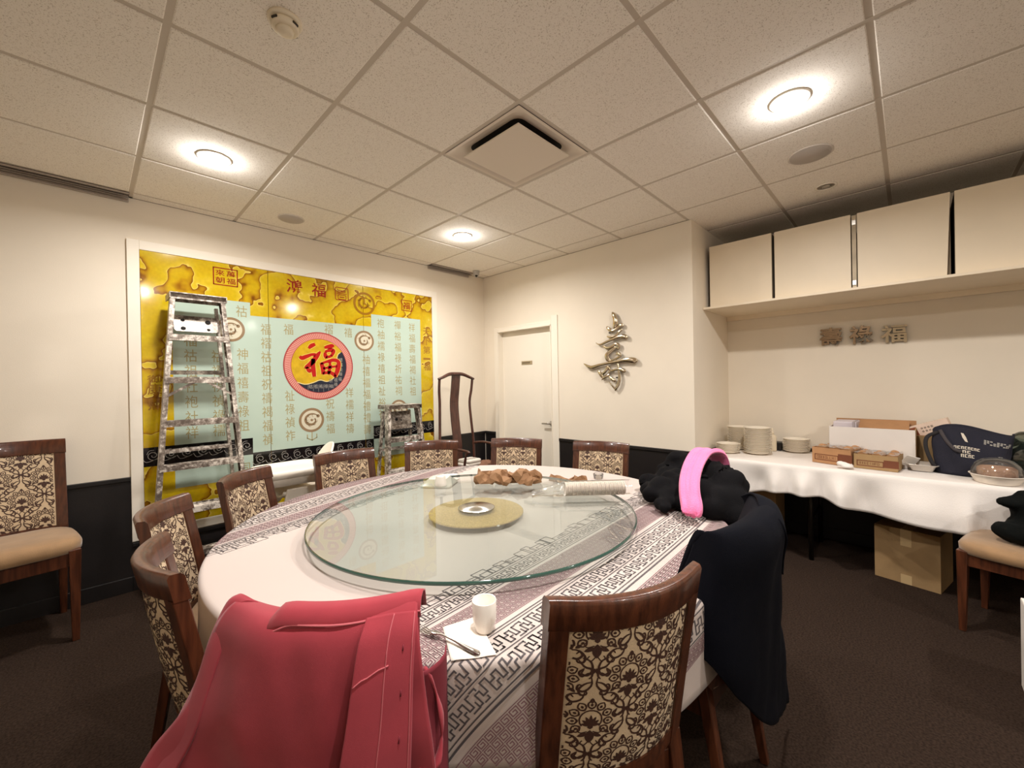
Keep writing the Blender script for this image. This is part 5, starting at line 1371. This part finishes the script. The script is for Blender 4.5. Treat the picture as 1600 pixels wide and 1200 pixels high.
b = MB(); b.lathe([(0, 0.006), (0.078, 0.006), (0.082, 0.03), (0.080, 0.085), (0.07, 0.095), (0, 0.10)], n=40); b.build('cake', pm('brown_sponge', (140, 98, 72), 0.9, rgb2=(190, 150, 120), vscale=18, bump=0.5, bscale=60), t)
o = tag(blob('jacket', [((0, 0, 0.05), (0.16, 0.14, 0.052)), ((0.05, -0.10, 0.08), (0.14, 0.16, 0.085)), ((-0.05, 0.06, 0.035), (0.08, 0.08, 0.037))], 0.012, pm('black_knit', (12, 14, 13), 0.95, bump=0.2, bscale=200, spec=0.12), noise_amp=0.02, noise_scale=9), 'dark green-black garment heaped at the far right end of the buffet', 'clothing'); o.location = (0.62, -4.68, BT)

# cartons under the buffet
def floor_box(x, y, w, d, h, ang, label, mt=None):
    mt = mt or M_KRAFT2
    t = thing('cardboard_box', label, 'box', (x, y, 0), ang)
    for nm, cc, sz in (('front_panel', (-d/2+0.003, 0, h/2), (0.006, w, h)), ('back_panel', (d/2-0.003, 0, h/2), (0.006, w, h)), ('side_panel', (0, w/2-0.003, h/2), (d-0.012, 0.006, h)), ('side_panel', (0, -w/2+0.003, h/2), (d-0.012, 0.006, h))):
        MB().box(cc, sz).build(nm, mt, t)
    for s in (-1, 1): MB().box((s*d/4, 0, h+0.002), (d/2-0.002, w-0.002, 0.005)).build('top_flap', mt, t)
    tp = pm('packing_tape', (196, 168, 124), 0.35)
    b = MB(); b.box((0, 0, h+0.0052), (d+0.002, 0.055, 0.001)); b.box((-d/2-0.0006, 0, h-0.05), (0.001, 0.055, 0.11)); b.build('tape', tp, t)
    MB().box((-d/2-0.0006, 0, 0.03), (0.001, 0.055, 0.06)).build('tape', tp, t)
    return t
floor_box(0.415, -3.865, 0.325, 0.30, 0.355, radians(-13), 'taped brown cardboard box on the floor under the buffet, nearer the tan chair seat')
floor_box(0.455, -2.875, 0.42, 0.34, 0.47, radians(1), 'tall brown cardboard box on the floor under the buffet, nearest the recess corner')
floor_box(-0.825, -4.375, 0.34, 0.40, 0.385, 0, 'pale box just showing at the photo edge in front of the black jacket chair', M_WBOX)
# ------------------------------------------------------------------ garments on the chairs
def frame_of(i):
    x, y, a, _ = CHAIRS[i]; n_ = Vector((cos(radians(a)), sin(radians(a)), 0)); s_ = Vector((sin(radians(a)), -cos(radians(a)), 0))
    org = Vector((x, y, 0))-n_*RAIL_Y
    return org, n_, s_, radians(a-90)
def W(i, s, d, z):
    org, n_, s_, _ = frame_of(i); return org+s_*s+n_*d+Vector((0, 0, z))
def fold(p, amp, sc=7.0, seed=0.0):
    v = Vector((p[0]*sc, p[2]*sc*0.35, seed)); return amp*(noise.noise(v)+0.5*noise.noise(v*2.3+Vector((3, 1, seed))))
def garment(rows, nu, seed, amp, amp_top=0.2):
    """rows of (x, y, z) guide points -> smooth grid with folds that deepen downwards"""
    cols = [spline(r, nu) for r in rows]; m = len(cols); fine = []
    nv = 6*(m-1)+1
    T = [spline([cols[j][i] for j in range(m)], nv) for i in range(nu)]
    for j in range(nv):
        f = j/(nv-1)
        fine.append([(p[0]+fold(p, amp*0.3, 9, seed+4)*f, p[1]+fold(p, amp*(amp_top+f), 8, seed), p[2]) for p in (T[i][j] for i in range(nu))])
    return fine

# dusty pink twill jacket (chair 10): local x along the chair, y outward negative
M_PINKJ = pm('dusty_rose_twill', (158, 50, 62), 0.9, var=0.09, vscale=9, bump=0.10, bscale=900, sheen=0.15)
M_PINKS = pm('rose_seam', (190, 96, 104), 0.85); M_PINKD = pm('rose_lining', (120, 36, 48), 0.9)
org, n_, s_, rz = frame_of(10)
J = thing('jacket', 'dusty pink twill jacket hung over the back of the nearest left chair', 'jacket', org, rz)
def by(s): return back_y(max(-HW, min(HW, s)), 0.92)
def jr(z, pts, dy): return [(x, by(x)*1.0+dy+(ex if len(p_) > 1 else 0), z+dz) for p_ in pts for x, dz, ex in [(p_[0], p_[1] if len(p_) > 1 else 0, p_[2] if len(p_) > 2 else 0)]]
rows = [
 jr(0.72, [(-0.14,), (-0.06,), (0.03,), (0.12,), (0.20,)], 0.055),
 jr(0.90, [(-0.15,), (-0.06,), (0.03,), (0.12,), (0.205,)], 0.045),
 jr(0.934, [(-0.160, 0.004), (-0.06, -0.006), (0.03, -0.006), (0.12, 0.0), (0.214, 0.002)], 0.0),
 jr(0.905, [(-0.190,), (-0.07,), (0.03,), (0.12,), (0.222,)], -0.034),
 jr(0.83, [(-0.217, 0, 0.0), (-0.08,), (0.03,), (0.13,), (0.232,)], -0.046),
 jr(0.745, [(-0.245, 0, -0.015), (-0.10, 0, -0.005), (0.03,), (0.14,), (0.240,)], -0.046),
 jr(0.655, [(-0.322, 0, -0.010), (-0.13, 0, 0.0), (0.02, 0, 0.01), (0.14, 0, 0.01), (0.250,)], -0.050),
 jr(0.55, [(-0.365, 0, -0.010), (-0.15, 0, 0.005), (0.02, 0, 0.02), (0.15, 0, 0.015), (0.255,)], -0.050),
 jr(0.42, [(-0.385, 0, -0.010), (-0.16, 0, 0.01), (0.02, 0, 0.03), (0.15, 0, 0.02), (0.250,)], -0.050),
]
b = MB(); b.grid(garment(rows, 40, 1.0, 0.016, 0.05)); b.build('jacket_body', M_PINKJ, J, solid=0.004)
# shoulder fold on the left end of the rail
b = MB(); rows = [
 [(-0.120, -0.290, 0.932), (-0.160, -0.280, 0.945), (-0.190, -0.262, 0.930)],
 [(-0.150, -0.300, 0.935), (-0.182, -0.292, 0.935), (-0.200, -0.270, 0.915)],
 [(-0.165, -0.325, 0.875), (-0.205, -0.312, 0.87), (-0.222, -0.280, 0.86)],
 [(-0.185, -0.335, 0.80), (-0.228, -0.322, 0.79), (-0.243, -0.285, 0.78)],
 [(-0.215, -0.345, 0.70), (-0.270, -0.330, 0.70), (-0.290, -0.290, 0.70)],
 [(-0.280, -0.350, 0.58), (-0.330, -0.335, 0.58), (-0.350, -0.300, 0.58)],
 [(-0.310, -0.350, 0.46), (-0.360, -0.335, 0.46), (-0.380, -0.300, 0.46)]]
b.grid(garment(rows, 14, 6.0, 0.008, 0.3)); b.build('sleeve', M_PINKJ, J, solid=0.004)
# the front panel with its button placket, lying outside on the right
b = MB(); rows = [
 [(0.128, by(0.13)-0.030, 0.926), (0.170, by(0.17)-0.030, 0.926), (0.218, by(0.2)-0.026, 0.920)],
 [(0.122, by(0.12)-0.058, 0.890), (0.165, by(0.17)-0.058, 0.890), (0.220, by(0.2)-0.050, 0.886)],
 [(0.114, by(0.11)-0.070, 0.82), (0.16, by(0.16)-0.072, 0.82), (0.218, by(0.2)-0.064, 0.81)],
 [(0.104, by(0.10)-0.074, 0.74), (0.155, by(0.155)-0.080, 0.74), (0.216, by(0.2)-0.070, 0.73)],
 [(0.090, by(0.09)-0.076, 0.65), (0.145, by(0.145)-0.084, 0.65), (0.212, by(0.2)-0.072, 0.64)],
 [(0.070, by(0.07)-0.080, 0.54), (0.135, by(0.135)-0.088, 0.54), (0.206, by(0.2)-0.076, 0.53)],
 [(0.055, by(0.05)-0.080, 0.43), (0.125, by(0.125)-0.088, 0.43), (0.200, by(0.2)-0.076, 0.42)]]
fine = garment(rows, 20, 9.0, 0.006, 0.2); b.grid(fine); fp = b.build('front_panel', M_PINKJ, J, solid=0.005)
def on_panel(u, v, off=0.005):
    j = v*(len(fine)-1); i = u*(len(fine[0])-1); a = fine[min(int(j), len(fine)-1)][min(int(i), len(fine[0])-1)]; c = fine[min(int(j)+1, len(fine)-1)][min(int(i)+1, len(fine[0])-1)]
    fj = j-int(j); p = [lerp(x, y, fj) for x, y in zip(a, c)] if i == int(i) else [lerp(x, y, fj) for x, y in zip(a, fine[min(int(j)+1, len(fine)-1)][min(int(i), len(fine[0])-1)])]
    return (p[0], p[1]-off, p[2])
for u in (0.60, 0.95):
    b = MB(); b.tube([on_panel(round(u*19)/19, k/36, 0.0035) for k in range(37)], 0.0014, 6); b.build('seam', M_PINKS, fp)
b = MB(); b.tube([on_panel(k/19, 0.33-0.10*(k/19), 0.0035) for k in range(0, 12)], 0.0014, 6); b.build('seam', M_PINKS, fp)
for k in range(4):
    p0 = on_panel(15/19, 0.20+0.17*k, 0.0036); p1 = on_panel(15/19, 0.225+0.17*k, 0.0036); b = MB(); b.tube([p0, p1], 0.0016, 6); b.build('buttonhole', M_PINKD, fp)
# collar: a turned band along the rail
b = MB(); rows = []
for k in range(24):
    u = k/23; x = lerp(-0.078, 0.224, u); y0 = by(x)
    h = 0.026*smoothstep(0, 0.14, u)
    z0 = 0.930-0.012*(1-smoothstep(0, 0.2, u))-0.010*u
    rows.append([(x, y0-0.020, z0-0.018), (x, y0-0.026, z0-0.006+h*0.2), (x, y0-0.014, z0+h*0.75), (x, y0+0.004, z0+h), (x, y0+0.020, z0+h*0.7), (x+0.0, y0+0.030, z0-0.02)])
b.grid(rows); b.build('collar', M_PINKJ, J, solid=0.004)
b = MB(); rows = []
for k in range(24):
    u = k/23; x = lerp(-0.06, 0.224, u); y0 = by(x); h = 0.026*smoothstep(0, 0.14, u); z0 = 0.930-0.012*(1-smoothstep(0, 0.2, u))-0.010*u
    rows.append((x, y0-0.029+0.003*sin(u*9), z0-0.008+h*0.22))
b.tube(rows, [0.0026]*24, 6) if False else b.tube(rows, 0.0024, 6); b.build('collar_edge', M_PINKS, J)
# cuff loop at the right edge
b = MB(); b.tube(spline([(0.232, -0.300, 0.80), (0.250, -0.285, 0.74), (0.262, -0.285, 0.67), (0.256, -0.30, 0.612), (0.236, -0.315, 0.600), (0.222, -0.325, 0.615)], 24), [0.007+0.003*sin(k) for k in range(24)], 8, 0.6); b.build('cuff', M_PINKJ, J)
b = MB(); rows = [[(0.222, -0.310, z), (0.240, -0.296+0.01*sin(z*30), z), (0.258+0.006*sin(z*18), -0.262, z), (0.262, -0.225, z)] for z in (0.80, 0.70, 0.60, 0.52, 0.42)]
b.grid(garment(rows, 8, 3.0, 0.004)); b.build('lining', M_PINKD, J, solid=0.003)

# long navy coat (chair 8)
M_COAT = pm('navy_wool', (8, 9, 17), 0.95, var=0.15, vscale=5, bump=0.15, bscale=300, spec=0.12)
org, n_, s_, rz = frame_of(8)
J = thing('coat', 'long dark navy coat hung over a chair back right of the big table', 'coat', org, rz)
rows = [
 [(-0.215, -0.12, 0.74), (-0.20, -0.15, 0.74), (-0.06, -0.19, 0.74), (0.08, -0.18, 0.74), (0.19, -0.16, 0.74)],
 [(-0.224, -0.170, 0.88), (-0.222, -0.205, 0.90), (-0.07, -0.262, 0.925), (0.08, -0.265, 0.935), (0.205, -0.225, 0.935)],
 [(-0.228, -0.200, 0.935), (-0.232, -0.268, 0.946), (-0.08, -0.330, 0.955), (0.06, -0.335, 0.960), (0.208, -0.258, 0.945)],
 [(-0.236, -0.185, 0.87), (-0.252, -0.290, 0.88), (-0.10, -0.366, 0.90), (0.06, -0.362, 0.90), (0.214, -0.288, 0.885)],
 [(-0.240, -0.150, 0.77), (-0.262, -0.270, 0.78), (-0.14, -0.350, 0.79), (0.05, -0.352, 0.79), (0.220, -0.290, 0.76)],
 [(-0.238, -0.140, 0.67), (-0.268, -0.250, 0.68), (-0.18, -0.328, 0.64), (0.05, -0.345, 0.62), (0.245, -0.296, 0.60)],
 [(-0.236, -0.140, 0.62), (-0.266, -0.240, 0.62), (-0.20, -0.316, 0.53), (0.05, -0.335, 0.44), (0.318, -0.302, 0.40)],
 [(-0.234, -0.140, 0.58), (-0.262, -0.235, 0.575), (-0.20, -0.306, 0.46), (0.04, -0.325, 0.26), (0.430, -0.300, 0.10)],
]
b = MB(); b.grid(garment(rows, 44, 14.0, 0.014, 0.1)); b.build('coat_body', M_COAT, J, solid=0.006)
b = MB(); rows = [
 [(0.04, -0.30, 0.955), (0.12, -0.275, 0.972), (0.196, -0.235, 0.965), (0.214, -0.200, 0.945)],
 [(0.00, -0.358, 0.945), (0.10, -0.336, 0.962), (0.196, -0.272, 0.950), (0.216, -0.210, 0.925)],
 [(0.02, -0.376, 0.89), (0.10, -0.350, 0.90), (0.198, -0.286, 0.88), (0.220, -0.215, 0.87)],
 [(0.06, -0.370, 0.82), (0.12, -0.348, 0.80), (0.200, -0.292, 0.79), (0.222, -0.225, 0.79)],
 [(0.10, -0.356, 0.74), (0.14, -0.342, 0.72), (0.202, -0.296, 0.71), (0.220, -0.24, 0.72)]]
b.grid(garment(rows, 20, 17.0, 0.010, 0.4)); b.build('lapel', M_COAT, J, solid=0.008)

# black padded coat and pink scarf (chair 7)
M_BLK = pm('black_wool', (13, 12, 14), 0.95, bump=0.2, bscale=180, spec=0.12)
def Wl(*a): return tuple(W(7, *a))
balls = []
for k in range(6):
    s = lerp(-0.22, 0.24, k/5); balls.append((Wl(s, -0.265-0.05*(1-(s/0.24)**2), 0.875), (0.085, 0.085, 0.085)))
for s, d, z, r in ((-0.30, -0.24, 0.80, 0.085), (-0.36, -0.22, 0.745, 0.080), (-0.34, -0.26, 0.66, 0.07), (-0.28, -0.16, 0.80, 0.080), (-0.33, -0.10, 0.790, 0.055), (-0.18, -0.15, 0.83, 0.085), (-0.05, -0.17, 0.83, 0.085), (-0.10, -0.06, 0.795, 0.060), (0.06, -0.14, 0.825, 0.080), (-0.22, -0.04, 0.785, 0.050),
                   (0.18, -0.16, 0.825, 0.075), (0.28, -0.20, 0.82, 0.07), (0.16, -0.04, 0.80, 0.065), (0.05, 0.02, 0.79, 0.055), (0.0, -0.36, 0.72, 0.10), (0.12, -0.36, 0.70, 0.09), (-0.14, -0.36, 0.70, 0.09), (-0.24, -0.34, 0.66, 0.08), (-0.05, -0.36, 0.58, 0.09), (0.1, -0.35, 0.56, 0.08)):
    balls.append((Wl(s, d, z), (r, r, r)))
for p, r in (((-1.47, -2.985, 0.800), (0.07, 0.06, 0.052)), ((-1.56, -3.00, 0.790), (0.07, 0.045, 0.040)), ((-1.62, -3.035, 0.785), (0.045, 0.036, 0.034)), ((-1.42, -2.92, 0.82), (0.08, 0.07, 0.065)), ((-1.50, -2.90, 0.795), (0.05, 0.05, 0.045))):
    balls.append((p, r))
o = blob('coat', balls, 0.013, M_BLK, noise_amp=0.014, noise_scale=6, smooth_it=16, ridge=0.016)
tag(o, 'bulky black coat slumped over a chair back and table edge under the pink scarf', 'coat')
for v in o.data.vertices:      # the part lying on the cloth is pressed flat
    if v.co.z < TZ+0.004 and hypot(v.co.x-TC.x, v.co.y-TC.y) < TR+0.01: v.co.z = TZ+0.004
M_SCARF = pm('pink_knit_scarf', (238, 118, 168), 0.85, var=0.06, vscale=9, bump=0.4, bscale=150, sheen=0.25)
path = [W(7, 0.10, -0.425, 0.80), W(7, 0.08, -0.415, 0.90), W(7, 0.05, -0.365, 0.968), W(7, 0.0, -0.27, 0.982), W(7, -0.09, -0.17, 0.945), W(7, -0.19, -0.085, 0.895), W(7, -0.28, -0.03, 0.848), W(7, -0.35, 0.0, 0.806), W(7, -0.362, 0.012, 0.782)]
path = [tuple(p) for p in path]
SC = thing('scarf', 'bright pink folded scarf draped over the black coat', 'scarf', (0, 0, 0))
P = spline(path, 44); wv = (W(7, 1, 0, 0)-W(7, 0, 0, 0)).normalized(); dv = (W(7, 0, 1, 0)-W(7, 0, 0, 0)).normalized()
side_dir = (wv*0.80+dv*0.60).normalized()
b = MB(); rows = []
for k, p in enumerate(P):
    u = k/43; p = Vector(p); t_ = (Vector(P[min(k+1, 43)])-Vector(P[max(k-1, 0)])).normalized()
    side = (side_dir-t_*side_dir.dot(t_)).normalized(); nn = side.cross(t_).normalized()
    if nn.z < 0: nn = -nn
    hw_ = lerp(0.056, 0.047, smoothstep(0.1, 0.8, u))*(1-0.25*smoothstep(0.92, 1.0, u))
    row = []
    for i in range(29):
        a = 2*pi*i/28
        x = cos(a); y = sin(a)
        rip = 0.007*sin(x*7+u*3)+0.005*sin(x*15-u*5+1)-0.020*exp(-((x-0.15+0.3*u)/0.10)**2)*(1-smoothstep(0.7, 0.95, u))
        th = 0.017*(1+0.7*smoothstep(0.75, 0.95, u))
        row.append(tuple(p+side*(x*hw_)+nn*(y*th+0.012+(rip if y > 0 else 0))))
    rows.append(row[:-1])
b.grid(rows, True, True); b.add(rows[-1], [tuple(range(28))], True); b.add(rows[0], [tuple(reversed(range(28)))], True)
b.build('folded_strip', M_SCARF, SC, sub=1)
b = MB(); e = Vector(path[-1]); b.tube(spline([tuple(e+side_dir*-0.030+Vector((0, 0, 0.022))), tuple(e+Vector((-0.006, -0.003, 0.012))), tuple(e+side_dir*0.030+Vector((0, 0, 0.020)))], 16), [0.018+0.003*sin(k*1.3) for k in range(16)], 10); b.build('fold_end', M_SCARF, SC)

# black jacket on the chair by the buffet
o = blob('jacket', [((0, 0, 0.06), (0.15, 0.14, 0.07)), ((0.02, -0.12, 0.11), (0.16, 0.14, 0.12)), ((0.03, -0.16, 0.26), (0.17, 0.09, 0.18)), ((0.06, -0.19, 0.40), (0.15, 0.06, 0.12)), ((-0.10, 0.08, 0.055), (0.07, 0.08, 0.05)), ((-0.02, 0.10, 0.19), (0.05, 0.06, 0.03)), ((0.03, 0.04, 0.17), (0.08, 0.09, 0.10))], 0.014, pm('black_knit', (12, 14, 13), 0.95), noise_amp=0.022, noise_scale=9, ridge=0.008)
tag(o, 'black jacket heaped on the tan seat of the chair beside the buffet', 'jacket'); o.location = (-0.07, -4.35, 0.500); o.rotation_euler = (0, 0, radians(-16))
# ------------------------------------------------------------------ things on the big table
GZ = LZ+0.0006
M_CUP = pm('white_cup_china', (238, 232, 222), 0.2, coat=0.4)
M_PAPER = pm('white_paper', (240, 230, 220), 0.8, bump=0.05, bscale=90)
TZ2 = TZ+0.0022
t = thing('napkin', 'white paper napkin under the cup and fork handle', 'napkin', (0, 0, 0))
nc = [(-2.806, -2.953), (-2.770, -3.002), (-2.854, -3.165), (-2.927, -3.102)]
nc = [(-2.865, -2.985), (-2.772, -3.012), (-2.846, -3.168), (-2.930, -3.105)]
b = MB(); rows = []
for j in range(13):
    row = []
    for i in range(11):
        u, v = i/10, j/12
        x = lerp(lerp(nc[0][0], nc[1][0], u), lerp(nc[3][0], nc[2][0], u), v); y = lerp(lerp(nc[0][1], nc[1][1], u), lerp(nc[3][1], nc[2][1], u), v)
        row.append((x, y, TZ2+0.0012+0.0022*max(0, noise.noise(Vector((u*3, v*3, 5))))+0.004*max(0, v-0.9)*max(0, u-0.6)*10))
    rows.append(row)
b.grid(rows); b.build('paper', M_PAPER, t, solid=0.0008)
CX, CY = -2.800, -3.075
t = thing('cup', 'small white handleless teacup standing on the paper napkin', 'cup', (CX, CY, TZ2+0.0025))
b = MB(); b.lathe([(0, 0.0), (0.0215, 0.0), (0.0235, 0.004), (0.0300, 0.030), (0.0312, 0.0765), (0.0305, 0.078), (0.0290, 0.0765), (0.0278, 0.030), (0.020, 0.008), (0, 0.006)], n=40); b.f = [f for f in b.f if len(f) == 4]; b.sm = [True]*len(b.f); b.build('body', M_CUP, t)
# fork
t = thing('fork', 'steel fork with its handle across the paper napkin', 'fork', (0, 0, 0))
a, c = Vector((-2.912, -2.953, TZ2+0.012)), Vector((-2.874, -3.140, TZ2+0.006)); d = (c-a); L_ = d.length; d.normalize(); sd = Vector((-d.y, d.x, 0)).normalized()
def fk(s, w, z): return a+d*s*L_+sd*w+Vector((0, 0, z))
b = MB(); n = 22; rows = []
for k in range(n):
    s = lerp(0.22, 1.0, k/(n-1)); w = lerp(0.0115, 0.0030, smoothstep(0.22, 0.42, s)) if s < 0.45 else lerp(0.0030, 0.0085, smoothstep(0.55, 0.95, s))*(1-0.6*smoothstep(0.965, 1.0, s))
    z = 0.004*sin(pi*min(1, s*1.2))+0.004*(1-smoothstep(0.2, 0.4, s))*-1
    rows.append([tuple(fk(s, -w, z)), tuple(fk(s, 0, z+0.0022)), tuple(fk(s, w, z)), tuple(fk(s, 0, z-0.0012))])
b.grid(rows, True, True); b.build('handle', M_CHROME, t)
for k in range(4):
    w = (-1.5+k)*0.0062
    b = MB(); b.tube([fk(0.24, w*0.95, -0.003), fk(0.14, w, -0.006), fk(0.05, w, -0.004), fk(0.0, w*0.95, 0.001)], [0.0019, 0.0018, 0.0016, 0.0008], 8); b.build('tine', M_CHROME, t)

# white cup turned over on the turntable, with a saucer and squares of paper
t = thing('cup', 'white cup turned upside down near the far edge of the turntable', 'cup', (-2.085, -1.905, GZ))
b = MB(); b.lathe([(0.034, 0.0), (0.036, 0.003), (0.033, 0.020), (0.027, 0.050), (0.025, 0.056), (0.020, 0.060), (0.0, 0.060)], n=36); b.build('body', M_CUP, t)
t = thing('dish', 'square white dish lying upside down behind the upturned cup', 'dish', (-1.965, -1.725, TZ2), radians(35))
b = MB(); rows = [rr_ring(0, 0, z, w, w, 0.02) for z, w in ((0.0, 0.19), (0.006, 0.195), (0.012, 0.185), (0.040, 0.125), (0.046, 0.11))]
b.grid(rows, True, True); b.add(rows[-1], [tuple(range(len(rows[-1])))]); b.add(rows[0], [tuple(reversed(range(len(rows[0]))))]); b.build('body', M_CUP, t)
for k, (x, y, a) in enumerate(((-1.86, -1.665, 20), (-1.79, -1.585, 50))):
    t = tag(MB().box((0, 0, 0.002), (0.12, 0.12, 0.004)).build('napkin', M_PAPER), ('folded white paper napkin beside the upside-down square dish', 'folded white paper napkin nearest the far table edge')[k], 'napkin', 'folded white paper napkins'); t.location = (x, y, TZ2); t.rotation_euler = (0, 0, radians(a))

# crumpled brown kraft paper
M_KP = pm('crumpled_kraft_paper', (150, 112, 78), 0.8, var=0.08, vscale=9, bump=0.1, bscale=60)
def wad(label, x, y, z, balls, ang, seed):
    """a wad of stiff paper: a faceted lump with pinched ridges"""
    o = blob('crumpled_paper', balls, 0.0115, M_KP, smooth_it=1)
    for v in o.data.vertices:
        p = v.co; q = p*13+Vector((seed, 0, 0))
        a_ = (0.7-abs(noise.noise(q*1.3))*3.2)*0.026+noise.noise(p*24+Vector((0, seed, 0)))*0.016
        n_ = p+v.normal*a_
        v.co = (n_.x, n_.y, max(0.001, n_.z))
    o.data.polygons.foreach_set('use_smooth', [False]*len(o.data.polygons))
    m_ = o.modifiers.new('facets', 'DECIMATE'); m_.ratio = 0.16
    tag(o, label, 'paper', 'crumpled brown paper on the table'); o.location = (x, y, z); o.rotation_euler = (0, 0, ang); return o
wad('crumpled brown kraft paper on the turntable, nearest the upturned cup', -1.865, -2.110, GZ, [((-0.05, 0.0, 0.032), (0.055, 0.06, 0.034)), ((0.03, 0.01, 0.036), (0.075, 0.05, 0.036)), ((0.085, -0.01, 0.03), (0.04, 0.05, 0.032)), ((-0.07, 0.02, 0.05), (0.025, 0.05, 0.025))], radians(-47), 3.3)
wad('crumpled brown kraft paper on the turntable, middle piece beside the film-wrapped stack', -1.735, -2.245, GZ, [((-0.03, 0.0, 0.04), (0.06, 0.055, 0.04)), ((0.045, 0.015, 0.034), (0.05, 0.06, 0.034)), ((0.02, -0.03, 0.026), (0.07, 0.035, 0.026))], radians(-40), 8.1)
wad('flat crumpled brown paper past the turntable, behind the film-wrapped stack', -1.42, -2.30, TZ2, [((0.0, 0.0, 0.016), (0.11, 0.045, 0.016)), ((-0.06, 0.01, 0.024), (0.04, 0.04, 0.02)), ((0.09, 0.0, 0.022), (0.045, 0.02, 0.014))], radians(-52), 5.7)

# stack of white foam plates in clear film, lying on its side
M_FOAM = pm('white_foam', (246, 234, 220), 0.6)
M_WRAP = clear_mat('wrap_film', (0.985, 0.985, 0.98, 1), 0.25, 0.08, 0.03, ior=1.18)
A = Vector((-1.805, -2.575, GZ+0.036)); B = Vector((-1.575, -2.80, GZ+0.036)); d = (B-A).normalized(); L_ = (B-A).length
rz = atan2(d.y, d.x)
t = thing('wrapped_stack', 'stack of small white foam dishes lying in clear film across the turntable edge', 'package', (A.x, A.y, GZ))
t.rotation_euler = (0, 0, rz)
n = 44
proto_d = None
b = MB(); b.lathe([(0.0, 0.001), (0.030, 0.001), (0.0345, -0.0022), (0.0352, 0.0), (0.0345, 0.0026), (0.030, 0.005), (0.0, 0.005)], n=28)
b.v = [(v[2], v[0], v[1]) for v in b.v]
for k in range(n):
    if proto_d is None: o = proto_d = b.build('foam_dish', M_FOAM, t)
    else: o = proto_d.copy(); COL.objects.link(o)
    o.location = (0.012+L_*0.96*k/n, 0.001*sin(k*2.1), 0.036+0.0006*cos(k*1.7))
b = MB(); rows = []
for k in range(37):
    u = k/36; x = lerp(-0.16, L_+0.03, u); row = []
    for i in range(28):
        a = 2*pi*i/28
        r = 0.0375 if u > 0.42 else lerp(0.014, 0.0375, smoothstep(0.0, 0.42, u))
        wr = 0.0008*noise.noise(Vector((x*30, a*2, 1)))+(0.010*noise.noise(Vector((x*18, cos(a)*2, sin(a)*2)))*(1-smoothstep(0.3, 0.45, u)))
        yy = cos(a)*(r*(1+0.9*(1-smoothstep(0.05, 0.42, u)))+wr); zz = sin(a)*(r+wr)
        row.append((x, yy, max(0.0005, 0.036*smoothstep(-0.2, 0.42, u)+0.004+zz)))
    rows.append(row)
b.grid(rows, True, True); b.build('film_sleeve', M_WRAP, t)
t = thing('film_bag', 'empty crumpled clear film bag lying behind the wrapped foam stack', 'bag', (-1.62, -2.555, GZ))
b = MB(); rows = [[(lerp(-0.14, 0.14, i/22)*0.72+lerp(-0.07, 0.07, j/14)*0.68, -lerp(-0.14, 0.14, i/22)*0.72+lerp(-0.07, 0.07, j/14)*0.68, max(0.001, 0.042*(1-(2*i/22-1)**4)*(1-(2*j/14-1)**2)*(0.7+0.9*noise.noise(Vector((i*0.45, j*0.5, 8)))))) for i in range(23)] for j in range(15)]
b.grid(rows); b.build('film', M_WRAP, t)
t = thing('cup', 'small clear glass cup near the far right table edge behind the film', 'cup', (-1.195, -2.40, TZ2))
b = MB(); b.lathe([(0.0, 0.001), (0.03, 0.001), (0.034, 0.03), (0.033, 0.032), (0.029, 0.006), (0, 0.004)], n=28); b.f = [f for f in b.f if len(f) == 4]; b.sm = [True]*len(b.f); b.build('body', clear_mat('thin_glass', (0.95, 0.95, 0.94, 1), 0.3, 0.03, 0.04), t)
